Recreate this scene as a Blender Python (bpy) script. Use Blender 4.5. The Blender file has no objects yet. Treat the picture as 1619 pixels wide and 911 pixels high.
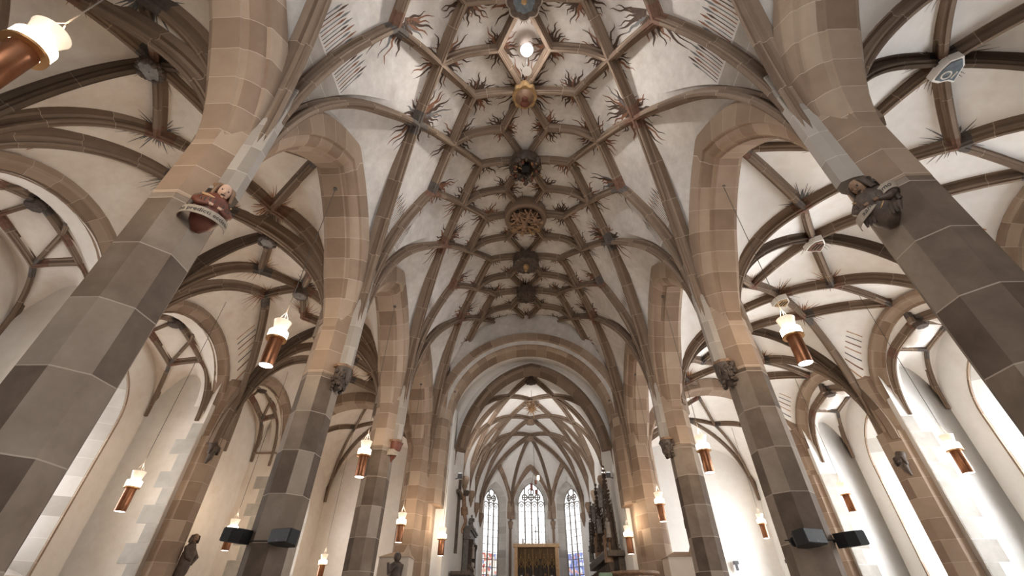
import bpy, bmesh, math, random
import numpy as np
from mathutils import Vector, Matrix
random.seed(7)
PI = math.pi
SC = bpy.context.scene
COL = SC.collection

# ------------------------------------------------------------------ camera
F_PX, PPY = 681.72, 454.98
PITCH, YAW, ROLL = 0.66401, -0.031609, 0.0030626
cam_d = bpy.data.cameras.new('camera')
cam_d.sensor_width = 36.0
cam_d.lens = F_PX / 1619.0 * 36.0
cam_d.shift_y = (PPY - 455.5) / 1619.0
cam_d.clip_end = 300
cam = bpy.data.objects.new('camera', cam_d)
COL.objects.link(cam)
_F = Vector((math.sin(YAW) * math.cos(PITCH), math.cos(YAW) * math.cos(PITCH), math.sin(PITCH)))
_R = Vector((math.cos(YAW), -math.sin(YAW), 0))
_U = _R.cross(_F)
_R2 = math.cos(ROLL) * _R + math.sin(ROLL) * _U
_U2 = -math.sin(ROLL) * _R + math.cos(ROLL) * _U
cam.matrix_world = Matrix(((_R2.x, _U2.x, -_F.x, -0.1848), (_R2.y, _U2.y, -_F.y, 0), (_R2.z, _U2.z, -_F.z, 1.5), (0, 0, 0, 1)))
SC.camera = cam

# ------------------------------------------------------------------ view, world, daylight
SC.view_settings.view_transform = 'Standard'
SC.view_settings.look = 'None'
SC.view_settings.gamma = 1
SC.view_settings.use_curve_mapping = False
SC.view_settings.exposure = 0.68
SC.cycles.use_denoising = True
SC.cycles.max_bounces = 8
SC.cycles.diffuse_bounces = 5
SC.cycles.sample_clamp_indirect = 6
WORLD_STRENGTH = 0.35
w = bpy.data.worlds.new('overcast_sky')
SC.world = w
w.use_nodes = True
bg = w.node_tree.nodes['Background']
bg.inputs[0].default_value = (0.93, 0.97, 1.0, 1)
bg.inputs[1].default_value = WORLD_STRENGTH

def area(name, loc, target, sx, sy, power, col=(1, 1, 1)):
    d = bpy.data.lights.new(name, 'AREA')
    d.shape = 'RECTANGLE'; d.size = sx; d.size_y = sy; d.energy = power; d.color = col
    o = bpy.data.objects.new(name, d)
    COL.objects.link(o)
    o.location = loc
    o.rotation_euler = (Vector(target) - Vector(loc)).to_track_quat('-Z', 'Y').to_euler()
    o['kind'] = 'helper'
    return o
# unseen fill light added behind the camera, then daylight of the windows
area('west_window_daylight', (0, -7.5, 9), (0, 8, 9), 8, 9, 560, (1.0, 0.97, 0.93))
GLASS_R, GLASS_L, GLASS_APSE = 21.0, 7.5, 1.5        # brightness of the daylit windows

# ------------------------------------------------------------------ materials
def new_mat(name):
    m = bpy.data.materials.new(name); m.use_nodes = True
    nt = m.node_tree
    return m, nt, nt.nodes['Principled BSDF']
def N(nt, t, **kw):
    n = nt.nodes.new(t)
    for k, v in kw.items(): setattr(n, k, v)
    return n
def ramp(nt, stops):
    n = N(nt, 'ShaderNodeValToRGB')
    e = n.color_ramp.elements
    while len(e) < len(stops): e.new(0.5)
    for i, (p, c) in enumerate(stops):
        e[i].position = p; e[i].color = (*c, 1)
    return n
def simple(name, col, rough=0.7, metal=0.0, emit=None, estr=1.0):
    m, nt, b = new_mat(name)
    b.inputs['Base Color'].default_value = (*col, 1)
    b.inputs['Roughness'].default_value = rough
    b.inputs['Metallic'].default_value = metal
    if emit:
        b.inputs['Emission Color'].default_value = (*emit, 1)
        b.inputs['Emission Strength'].default_value = estr
    return m
def mottled(name, c1, c2, scale=1.5, rough=0.85, metal=0.0, detail=6, bump=0.0):
    m, nt, b = new_mat(name)
    tc = N(nt, 'ShaderNodeTexCoord')
    n1 = N(nt, 'ShaderNodeTexNoise'); n1.inputs['Scale'].default_value = scale; n1.inputs['Detail'].default_value = detail
    n1.inputs['Roughness'].default_value = 0.6
    nt.links.new(tc.outputs['Object'], n1.inputs['Vector'])
    r = ramp(nt, [(0.3, c1), (0.72, c2)])
    nt.links.new(n1.outputs['Fac'], r.inputs['Fac'])
    nt.links.new(r.outputs['Color'], b.inputs['Base Color'])
    b.inputs['Roughness'].default_value = rough
    b.inputs['Metallic'].default_value = metal
    if bump:
        bp = N(nt, 'ShaderNodeBump'); bp.inputs['Strength'].default_value = bump; bp.inputs['Distance'].default_value = 0.05
        nt.links.new(n1.outputs['Fac'], bp.inputs['Height']); nt.links.new(bp.outputs['Normal'], b.inputs['Normal'])
    return m
def plaster(name, c1, c2, c3):
    """limewashed web: broad soft patches plus a fine mottle and rare warm stains"""
    m, nt, b = new_mat(name)
    tc = N(nt, 'ShaderNodeTexCoord')
    a = N(nt, 'ShaderNodeTexNoise'); a.inputs['Scale'].default_value = 0.55; a.inputs['Detail'].default_value = 3
    f = N(nt, 'ShaderNodeTexNoise'); f.inputs['Scale'].default_value = 3.2; f.inputs['Detail'].default_value = 8; f.inputs['Roughness'].default_value = 0.65
    s = N(nt, 'ShaderNodeTexNoise'); s.inputs['Scale'].default_value = 0.9; s.inputs['Detail'].default_value = 5
    for n in (a, f): nt.links.new(tc.outputs['Object'], n.inputs['Vector'])
    mp = N(nt, 'ShaderNodeMapping'); mp.inputs['Location'].default_value = (7, 3, 5)
    nt.links.new(tc.outputs['Object'], mp.inputs['Vector']); nt.links.new(mp.outputs['Vector'], s.inputs['Vector'])
    mx = N(nt, 'ShaderNodeMath', operation='MULTIPLY_ADD'); mx.inputs[1].default_value = 0.5
    m2 = N(nt, 'ShaderNodeMath', operation='MULTIPLY'); m2.inputs[1].default_value = 0.5
    nt.links.new(f.outputs['Fac'], m2.inputs[0]); nt.links.new(a.outputs['Fac'], mx.inputs[0]); nt.links.new(m2.outputs[0], mx.inputs[2])
    r = ramp(nt, [(0.36, c1), (0.64, c2)])
    nt.links.new(mx.outputs[0], r.inputs['Fac'])
    r2 = ramp(nt, [(0.58, (0, 0, 0)), (0.78, (1, 1, 1))])
    nt.links.new(s.outputs['Fac'], r2.inputs['Fac'])
    mix = N(nt, 'ShaderNodeMix', data_type='RGBA')
    m3 = N(nt, 'ShaderNodeMath', operation='MULTIPLY'); m3.inputs[1].default_value = 0.55
    nt.links.new(r2.outputs['Color'], m3.inputs[0])
    nt.links.new(m3.outputs[0], mix.inputs['Factor'])
    nt.links.new(r.outputs['Color'], mix.inputs['A']); mix.inputs['B'].default_value = (*c3, 1)
    nt.links.new(mix.outputs['Result'], b.inputs['Base Color'])
    b.inputs['Roughness'].default_value = 0.92
    bp = N(nt, 'ShaderNodeBump'); bp.inputs['Strength'].default_value = 0.15; bp.inputs['Distance'].default_value = 0.04
    nt.links.new(f.outputs['Fac'], bp.inputs['Height']); nt.links.new(bp.outputs['Normal'], b.inputs['Normal'])
    return m
def ashlar(name, c_dark, c_mid, c_light, joint, course=0.8, jw=0.012, fine=2.0):
    """dressed sandstone laid along UV.x in courses, one block per course and face band (UV.y)"""
    m, nt, b = new_mat(name)
    uv = N(nt, 'ShaderNodeUVMap'); uv.uv_map = 'UVMap'
    sep = N(nt, 'ShaderNodeSeparateXYZ'); nt.links.new(uv.outputs['UV'], sep.inputs[0])
    band = N(nt, 'ShaderNodeMath', operation='FLOOR'); nt.links.new(sep.outputs['Y'], band.inputs[0])
    tc = N(nt, 'ShaderNodeTexCoord')
    wob = N(nt, 'ShaderNodeTexNoise'); wob.inputs['Scale'].default_value = 1.3; wob.inputs['Detail'].default_value = 4
    nt.links.new(tc.outputs['Object'], wob.inputs['Vector'])
    off = N(nt, 'ShaderNodeMath', operation='MULTIPLY_ADD'); off.inputs[1].default_value = 0.035
    nt.links.new(wob.outputs['Fac'], off.inputs[0]); nt.links.new(sep.outputs['X'], off.inputs[2])
    dv = N(nt, 'ShaderNodeMath', operation='DIVIDE'); dv.inputs[1].default_value = course
    nt.links.new(off.outputs[0], dv.inputs[0])
    fr = N(nt, 'ShaderNodeMath', operation='FRACT'); nt.links.new(dv.outputs[0], fr.inputs[0])
    fl = N(nt, 'ShaderNodeMath', operation='FLOOR'); nt.links.new(dv.outputs[0], fl.inputs[0])
    oi = N(nt, 'ShaderNodeObjectInfo')
    cb = N(nt, 'ShaderNodeCombineXYZ')
    nt.links.new(fl.outputs[0], cb.inputs[0]); nt.links.new(band.outputs[0], cb.inputs[1]); nt.links.new(oi.outputs['Random'], cb.inputs[2])
    wn = N(nt, 'ShaderNodeTexWhiteNoise', noise_dimensions='3D'); nt.links.new(cb.outputs[0], wn.inputs['Vector'])
    n1 = N(nt, 'ShaderNodeTexNoise'); n1.inputs['Scale'].default_value = fine; n1.inputs['Detail'].default_value = 9; n1.inputs['Roughness'].default_value = 0.62
    nt.links.new(tc.outputs['Object'], n1.inputs['Vector'])
    ma = N(nt, 'ShaderNodeMath', operation='MULTIPLY_ADD'); ma.inputs[1].default_value = 0.55
    mb = N(nt, 'ShaderNodeMath', operation='MULTIPLY'); mb.inputs[1].default_value = 0.45
    nt.links.new(n1.outputs['Fac'], mb.inputs[0]); nt.links.new(wn.outputs['Value'], ma.inputs[0]); nt.links.new(mb.outputs[0], ma.inputs[2])
    r = ramp(nt, [(0.22, c_dark), (0.5, c_mid), (0.8, c_light)])
    nt.links.new(ma.outputs[0], r.inputs['Fac'])
    lt = N(nt, 'ShaderNodeMath', operation='LESS_THAN'); lt.inputs[1].default_value = jw / course * 2
    nt.links.new(fr.outputs[0], lt.inputs[0])
    jf = N(nt, 'ShaderNodeMath', operation='MULTIPLY'); jf.inputs[1].default_value = 0.8
    nt.links.new(lt.outputs[0], jf.inputs[0])
    mix = N(nt, 'ShaderNodeMix', data_type='RGBA')
    nt.links.new(jf.outputs[0], mix.inputs['Factor']); nt.links.new(r.outputs['Color'], mix.inputs['A']); mix.inputs['B'].default_value = (*joint, 1)
    nt.links.new(mix.outputs['Result'], b.inputs['Base Color'])
    b.inputs['Roughness'].default_value = 0.88
    bp = N(nt, 'ShaderNodeBump'); bp.inputs['Strength'].default_value = 0.2; bp.inputs['Distance'].default_value = 0.03
    nt.links.new(n1.outputs['Fac'], bp.inputs['Height']); nt.links.new(bp.outputs['Normal'], b.inputs['Normal'])
    return m

M = {}
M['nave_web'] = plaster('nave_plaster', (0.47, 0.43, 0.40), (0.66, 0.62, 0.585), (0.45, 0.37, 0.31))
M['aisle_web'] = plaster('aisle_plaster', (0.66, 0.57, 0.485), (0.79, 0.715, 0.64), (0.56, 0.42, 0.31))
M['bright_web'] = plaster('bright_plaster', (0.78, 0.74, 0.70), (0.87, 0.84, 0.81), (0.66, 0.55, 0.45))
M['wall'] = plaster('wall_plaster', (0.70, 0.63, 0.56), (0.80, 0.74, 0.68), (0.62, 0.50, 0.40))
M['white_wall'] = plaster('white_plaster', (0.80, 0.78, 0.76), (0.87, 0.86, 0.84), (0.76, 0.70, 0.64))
M['pier'] = ashlar('pier_sandstone', (0.062, 0.041, 0.028), (0.160, 0.117, 0.087), (0.295, 0.240, 0.194), (0.40, 0.335, 0.275), 0.95, 0.008)
M['arch'] = ashlar('arch_sandstone', (0.205, 0.138, 0.096), (0.280, 0.199, 0.143), (0.360, 0.273, 0.205), (0.50, 0.41, 0.33), 0.62, 0.006)
M['rib'] = ashlar('rib_sandstone', (0.130, 0.086, 0.058), (0.185, 0.129, 0.091), (0.255, 0.187, 0.138), (0.46, 0.37, 0.29), 1.35, 0.007)
M['springer'] = ashlar('springer_sandstone', (0.255, 0.221, 0.191), (0.323, 0.285, 0.251), (0.391, 0.348, 0.310), (0.52, 0.47, 0.42), 0.7, 0.006)
M['rib_red'] = mottled('painted_oxide_red', (0.12, 0.060, 0.040), (0.21, 0.115, 0.078), 9)
M['rib_dark'] = mottled('painted_slate', (0.075, 0.062, 0.055), (0.13, 0.108, 0.095), 9)
M['quoin'] = mottled('quoin_stone', (0.36, 0.335, 0.30), (0.50, 0.475, 0.44), 2.0)
M['flame_dark'] = mottled('flame_paint_black', (0.045, 0.026, 0.018), (0.095, 0.055, 0.036), 6)
M['flame_red'] = mottled('flame_paint_red', (0.15, 0.062, 0.034), (0.25, 0.12, 0.068), 6)
M['flame_grey'] = mottled('flame_paint_grey', (0.10, 0.10, 0.11), (0.20, 0.19, 0.18), 6)
M['flame_ochre'] = mottled('flame_paint_ochre', (0.36, 0.19, 0.10), (0.50, 0.30, 0.18), 6)
M['soot'] = mottled('soot_stain', (0.10, 0.062, 0.042), (0.20, 0.13, 0.09), 5)
M['floor'] = mottled('floor_stone', (0.50, 0.44, 0.38), (0.62, 0.56, 0.50), 1.2)

# ------------------------------------------------------------------ mesh building helpers
class MB:
    def __init__(s): s.v = []; s.f = []; s.m = []; s.uv = []
    def face(s, idx, mat=0, uvs=None):
        s.f.append(tuple(idx)); s.m.append(mat); s.uv.append(uvs if uvs else [(0.37, 0.5)] * len(idx))
    def add(s, verts, faces, mat=0, uvs=None):
        o = len(s.v); s.v += [tuple(p) for p in verts]
        for k, f in enumerate(faces):
            s.face([i + o for i in f], mat if isinstance(mat, int) else mat[k], uvs[k] if uvs else None)
    def box(s, x0, x1, y0, y1, z0, z1, mat=0):
        v = [(x, y, z) for x in (x0, x1) for y in (y0, y1) for z in (z0, z1)]
        s.add(v, [(0, 1, 3, 2), (4, 6, 7, 5), (0, 4, 5, 1), (2, 3, 7, 6), (0, 2, 6, 4), (1, 5, 7, 3)], mat)
    def grid(s, P, mat=0, uvs=None):
        """P[i][j] points"""
        n, k = len(P), len(P[0]); o = len(s.v)
        for row in P: s.v += [tuple(p) for p in row]
        for i in range(n - 1):
            for j in range(k - 1):
                a = o + i * k + j
                mm = mat(i, j) if callable(mat) else mat
                uu = None
                if uvs: uu = [uvs[i][j], uvs[i][j + 1], uvs[i + 1][j + 1], uvs[i + 1][j]]
                s.face((a, a + 1, a + k + 1, a + k), mm, uu)
    def sweep(s, path, ups, prof, mat=0, closed=True, cap=True, u0=0.0, sides=None, matf=None):
        """profile points (side, up) carried along path; UV.x = length, UV.y = band"""
        n = len(path); k = len(prof); o = len(s.v); L = [u0]
        for i in range(1, n): L.append(L[-1] + (Vector(path[i]) - Vector(path[i - 1])).length)
        for i in range(n):
            p = Vector(path[i])
            t = (Vector(path[min(i + 1, n - 1)]) - Vector(path[max(i - 1, 0)])).normalized()
            up = Vector(ups[i] if isinstance(ups, list) else ups)
            if sides: sd = Vector(sides if not isinstance(sides, list) else sides[i])
            else: sd = t.cross(up)
            if sd.length < 1e-5: sd = Vector((1, 0, 0))
            sd.normalize()
            u2 = sd.cross(t); u2.normalize()
            for a, b in prof: s.v.append(tuple(p + sd * a + u2 * b))
        kk = k if closed else k - 1
        for i in range(n - 1):
            for j in range(kk):
                j2 = (j + 1) % k
                mm = matf((L[i] + L[i + 1]) / 2 - u0, L[-1] - u0) if matf else mat
                s.face((o + i * k + j, o + i * k + j2, o + (i + 1) * k + j2, o + (i + 1) * k + j), mm,
                       [(L[i], j + .5), (L[i], j + .5), (L[i + 1], j + .5), (L[i + 1], j + .5)])
        if cap and closed:
            s.face([o + j for j in range(k)][::-1], mat); s.face([o + (n - 1) * k + j for j in range(k)], mat)
    def tube(s, path, r, n=8, mat=0, cap=True):
        path = [Vector(p) for p in path]; o = len(s.v); m = len(path)
        ref = None
        for i in range(m):
            t = (path[min(i + 1, m - 1)] - path[max(i - 1, 0)]).normalized()
            if ref is None:
                ref = Vector((0, 0, 1)) if abs(t.z) < .9 else Vector((1, 0, 0))
            a = t.cross(ref); a.normalize(); b = a.cross(t); ref = b
            rr = r[i] if isinstance(r, (list, tuple)) else r
            for q in range(n):
                an = 2 * PI * q / n
                s.v.append(tuple(path[i] + a * math.cos(an) * rr + b * math.sin(an) * rr))
        for i in range(m - 1):
            for q in range(n):
                q2 = (q + 1) % n
                s.face((o + i * n + q, o + i * n + q2, o + (i + 1) * n + q2, o + (i + 1) * n + q), mat)
        if cap:
            s.face([o + q for q in range(n)][::-1], mat); s.face([o + (m - 1) * n + q for q in range(n)], mat)
    def lathe(s, prof, c=(0, 0, 0), n=16, mat=0, cap=True, axis=None):
        """(r, z) profile turned about z through c (or about axis)"""
        Q = Matrix.Identity(3) if axis is None else Vector(axis).to_track_quat('Z', 'Y').to_matrix()
        o = len(s.v)
        for r, z in prof:
            for q in range(n):
                an = 2 * PI * q / n
                s.v.append(tuple(Vector(c) + Q @ Vector((r * math.cos(an), r * math.sin(an), z))))
        for i in range(len(prof) - 1):
            for q in range(n):
                q2 = (q + 1) % n
                s.face((o + i * n + q, o + i * n + q2, o + (i + 1) * n + q2, o + (i + 1) * n + q), mat)
        if cap:
            s.face([o + q for q in range(n)][::-1], mat); s.face([o + (len(prof) - 1) * n + q for q in range(n)], mat)
    def ball(s, c, r, n=10, mat=0, sq=(1, 1, 1)):
        o = len(s.v); c = Vector(c)
        k = n // 2 + 1
        for i in range(k + 1):
            th = PI * i / k
            for q in range(n):
                an = 2 * PI * q / n
                s.v.append((c.x + r * sq[0] * math.sin(th) * math.cos(an), c.y + r * sq[1] * math.sin(th) * math.sin(an), c.z + r * sq[2] * math.cos(th)))
        for i in range(k):
            for q in range(n):
                q2 = (q + 1) % n
                s.face((o + i * n + q, o + i * n + q2, o + (i + 1) * n + q2, o + (i + 1) * n + q), mat)
    def prism(s, poly, z0, z1, mat=0, band=True, u=True):
        """vertical prism over plan polygon; UV.x = height"""
        n = len(poly); o = len(s.v)
        for z in (z0, z1): s.v += [(p[0], p[1], z) for p in poly]
        for j in range(n):
            j2 = (j + 1) % n
            s.face((o + j, o + j2, o + n + j2, o + n + j), mat, [(z0, j + .5), (z0, j + .5), (z1, j + .5), (z1, j + .5)])
        s.face([o + j for j in range(n)][::-1], mat); s.face([o + n + j for j in range(n)], mat)
    def build(s, name, mats, parent=None, loc=None, smooth=None, kind=None):
        me = bpy.data.meshes.new(name)
        me.from_pydata(s.v, [], s.f)
        if not isinstance(mats, (list, tuple)): mats = [mats]
        for m in mats: me.materials.append(m)
        me.polygons.foreach_set('material_index', s.m)
        uvl = me.uv_layers.new(name='UVMap')
        flat = [c for f in s.uv for p in f for c in p]
        uvl.data.foreach_set('uv', flat)
        me.update()
        bm = bmesh.new(); bm.from_mesh(me)
        bmesh.ops.remove_doubles(bm, verts=bm.verts, dist=1e-5)
        bmesh.ops.recalc_face_normals(bm, faces=bm.faces)
        bm.to_mesh(me); bm.free()
        if smooth is not None:
            me.polygons.foreach_set('use_smooth', [True] * len(me.polygons))
            me.set_sharp_from_angle(angle=math.radians(smooth))
        o = bpy.data.objects.new(name, me)
        COL.objects.link(o)
        if parent: o.parent = parent
        if loc: o.location = loc
        if kind: o['kind'] = kind
        return o
def tag(o, label, cat, group=None):
    o['label'] = label; o['category'] = cat
    if group: o['group'] = group
    return o
def thing(name, label, cat, loc=(0, 0, 0), group=None, rot=(0, 0, 0)):
    o = bpy.data.objects.new(name, None); COL.objects.link(o)
    o.empty_display_size = 0.2
    o.location = loc; o.rotation_euler = rot
    return tag(o, label, cat, group)
def struct(o):
    o['kind'] = 'structure'; return o
def lerp(a, b, t): return a + (b - a) * t

# ------------------------------------------------------------------ plan of the church
X_PIER, R_PIER = 5.70, 0.50
ROWY = [-1.36 + 6 * r for r in range(6)]          # pier rows
NODY = [-0.964 + 6 * r for r in range(5)]         # nave vault nodes over the piers
XL, XR = -12.6, 13.8                               # aisle wall planes
XBL, XBR = -15.1, 15.75                            # back walls of the chapels
ORD = ['', 'first', 'second', 'third', 'fourth', 'fifth']

# nave vault section (soffit of the ribs)
_sx = [0, .864, 1.778, 2.666, 3.577, 4.06, 4.42, 4.67, 4.84, 4.93, 5.0, 5.04]
_sz = [16.74, 16.71, 16.54, 15.86, 14.86, 13.75, 12.7, 11.66, 10.64, 9.8, 8.74, 7.3]
def _pchip(T, Y):
    n = len(T); h = [T[i + 1] - T[i] for i in range(n - 1)]; d = [(Y[i + 1] - Y[i]) / h[i] for i in range(n - 1)]
    m = [0] * n
    for i in range(1, n - 1):
        m[i] = 0 if d[i - 1] * d[i] <= 0 else 3 * (h[i - 1] + h[i]) / ((2 * h[i] + h[i - 1]) / d[i - 1] + (h[i] + 2 * h[i - 1]) / d[i])
    m[0] = 0 if Y[0] == max(Y) else d[0]; m[-1] = d[-1]
    def f(t):
        t = min(max(t, T[0]), T[-1]); i = 0
        while i < n - 2 and t > T[i + 1]: i += 1
        u = (t - T[i]) / h[i]
        return ((2 * u**3 - 3 * u**2 + 1) * Y[i] + (u**3 - 2 * u**2 + u) * h[i] * m[i] + (-2 * u**3 + 3 * u**2) * Y[i + 1] + (u**3 - u**2) * h[i] * m[i + 1])
    return f
F_soffit = _pchip(_sx, _sz)
# finely sampled web profile: soffit pushed out along its normal by the depth of a rib
RIB_D = 0.34
_fs = []
for i in range(400):
    x = 5.04 * (1 - (1 - i / 399.0) ** 2)
    _fs.append((x, F_soffit(x)))
_gw = []
for i in range(len(_fs)):
    a, b = _fs[max(i - 1, 0)], _fs[min(i + 1, len(_fs) - 1)]
    tx, tz = b[0] - a[0], b[1] - a[1]; l = math.hypot(tx, tz)
    _gw.append((_fs[i][0] - tz / l * RIB_D, _fs[i][1] + tx / l * RIB_D))
_gx = np.array([p[0] for p in _gw]); _gz = np.array([p[1] for p in _gw])
_o = np.argsort(_gx); _gx = _gx[_o]; _gz = _gz[_o]
def G_web(x): return float(np.interp(abs(x), _gx, _gz))
def soffit_normal(x):
    e = 1e-3; ax = abs(x)
    a, b = max(ax - e, 0), min(ax + e, 5.04)
    d = Vector((b - a, 0, F_soffit(b) - F_soffit(a))).normalized()
    n = Vector((-d.z, 0, d.x))
    if x < 0: n.x = -n.x
    return n
XN = [0, .864, 1.778, 2.666, 3.577]
def nave_node(i, r, j):                              # r = bay, j = 0..4 counted from the pier row
    s = -1 if i < 0 else 1
    return (s * XN[abs(i)], NODY[r] + 1.5 * j)
def lun_z(x, y, r):
    """height of the lunette web over bay r (between rows r and r+1); x beyond the node"""
    ax = abs(x); t = (ax - 3.577) / (5.38 - 3.577); t = min(max(t, 0), 1)
    mid = NODY[r] + 3.0; wdt = 3.0 * t
    wall_mid = (ROWY[r] + ROWY[r + 1]) / 2
    c = lerp(mid, wall_mid, t)
    g = G_web(ax)
    apex = lerp(G_web(3.577), 12.75, t ** 0.9)
    if wdt < 1e-4: return g
    q = min(abs(y - c) / wdt, 1)
    return max(g, g + (apex - g) * (1 - q ** 1.9) ** 0.62) if q < 1 else g
def nave_web(x, y):
    ax = abs(x)
    if ax <= 3.577: return G_web(ax)
    r = int(math.floor((y - NODY[0]) / 6)); r = min(max(r, 0), 3)
    t = min((ax - 3.577) / (5.38 - 3.577), 1)
    c = lerp(NODY[r] + 3, (ROWY[r] + ROWY[r + 1]) / 2, t)
    if abs(y - c) < 3 * t: return lun_z(x, y, r)
    return G_web(ax)
def in_lunette(x, y):
    ax = abs(x)
    if ax <= 3.577: return False
    r = min(max(int(math.floor((y - NODY[0]) / 6)), 0), 3)
    t = min((ax - 3.577) / (5.38 - 3.577), 1)
    c = lerp(NODY[r] + 3, (ROWY[r] + ROWY[r + 1]) / 2, t)
    return abs(y - c) < 3 * t

RIB = [(0.036, 0.0), (0.042, 0.045), (0.088, 0.06), (0.092, 0.10), (0.056, 0.118), (0.05, 0.175), (0.072, 0.235), (0.142, 0.262), (0.146, 0.46)]
RIB = RIB + [(-a, b) for a, b in RIB[::-1]]
def rib_profile(k=1.0): return [(a * k, b * k) for a, b in RIB]
def paint(ends):
    """oxide red / slate block painted beside a vault node at either end of the rib"""
    def f(u, L):
        if u < .34 and ends[0]: return ends[0]
        if L - u < .34 and ends[1]: return ends[1]
        return 0
    return f
RIBM = lambda: [M['rib'], M['rib_red'], M['rib_dark']]

# ------------------------------------------------------------------ painted strokes on the webs
def stroke(mb, surf, x, y, ang, r0, r1, w0, mat, wav=0.03, n=9, freq=2.2, ph=0):
    dx, dy = math.cos(ang), math.sin(ang)
    A = []
    for i in range(n + 1):
        t = i / n; r = lerp(r0, r1, t); w_ = w0 * (1 - t) ** 0.7 + 0.006
        o = wav * math.sin(freq * 2 * PI * t + ph) * (0.3 + 0.7 * t)
        row = []
        for sgn in (-1, 1):
            px = x + dx * r - dy * (o + sgn * w_ / 2); py = y + dy * r + dx * (o + sgn * w_ / 2)
            z = surf(px, py)
            if z is None: return
            row.append((px, py, z - 0.012))
        A.append(row)
    mb.grid(A, mat)
# ------------------------------------------------------------------ webs that turn to bare stone below a level
def stone_below(name, base, z_edge):
    m = base.copy(); m.name = name
    nt = m.node_tree; b = nt.nodes['Principled BSDF']
    src = b.inputs['Base Color'].links[0].from_socket
    g = N(nt, 'ShaderNodeNewGeometry'); sp = N(nt, 'ShaderNodeSeparateXYZ'); nt.links.new(g.outputs['Position'], sp.inputs[0])
    lt = N(nt, 'ShaderNodeMath', operation='LESS_THAN'); lt.inputs[1].default_value = z_edge
    nt.links.new(sp.outputs['Z'], lt.inputs[0])
    n1 = N(nt, 'ShaderNodeTexNoise'); n1.inputs['Scale'].default_value = 1.6; n1.inputs['Detail'].default_value = 8
    nt.links.new(g.outputs['Position'], n1.inputs['Vector'])
    r = ramp(nt, [(0.3, (0.27, 0.232, 0.20)), (0.7, (0.38, 0.335, 0.295))]); nt.links.new(n1.outputs['Fac'], r.inputs['Fac'])
    dv = N(nt, 'ShaderNodeMath', operation='DIVIDE'); dv.inputs[1].default_value = 0.62; nt.links.new(sp.outputs['Z'], dv.inputs[0])
    fr = N(nt, 'ShaderNodeMath', operation='FRACT'); nt.links.new(dv.outputs[0], fr.inputs[0])
    l2 = N(nt, 'ShaderNodeMath', operation='LESS_THAN'); l2.inputs[1].default_value = 0.028; nt.links.new(fr.outputs[0], l2.inputs[0])
    m1 = N(nt, 'ShaderNodeMix', data_type='RGBA'); nt.links.new(l2.outputs[0], m1.inputs['Factor'])
    nt.links.new(r.outputs['Color'], m1.inputs['A']); m1.inputs['B'].default_value = (0.52, 0.47, 0.42, 1)
    m2 = N(nt, 'ShaderNodeMix', data_type='RGBA'); nt.links.new(lt.outputs[0], m2.inputs['Factor'])
    nt.links.new(src, m2.inputs['A']); nt.links.new(m1.outputs['Result'], m2.inputs['B'])
    nt.links.new(m2.outputs['Result'], b.inputs['Base Color'])
    return m
CONE_EDGE, LUN_EDGE = 12.35, 11.0
M['cone_web'] = stone_below('cone_plaster', M['nave_web'], CONE_EDGE)
M['lunette_web'] = stone_below('lunette_plaster', M['nave_web'], LUN_EDGE)
WEBM = [M['nave_web'], M['cone_web'], M['lunette_web'], M['flame_dark'], M['flame_red'], M['flame_grey'], M['flame_ochre'], M['soot']]

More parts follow.
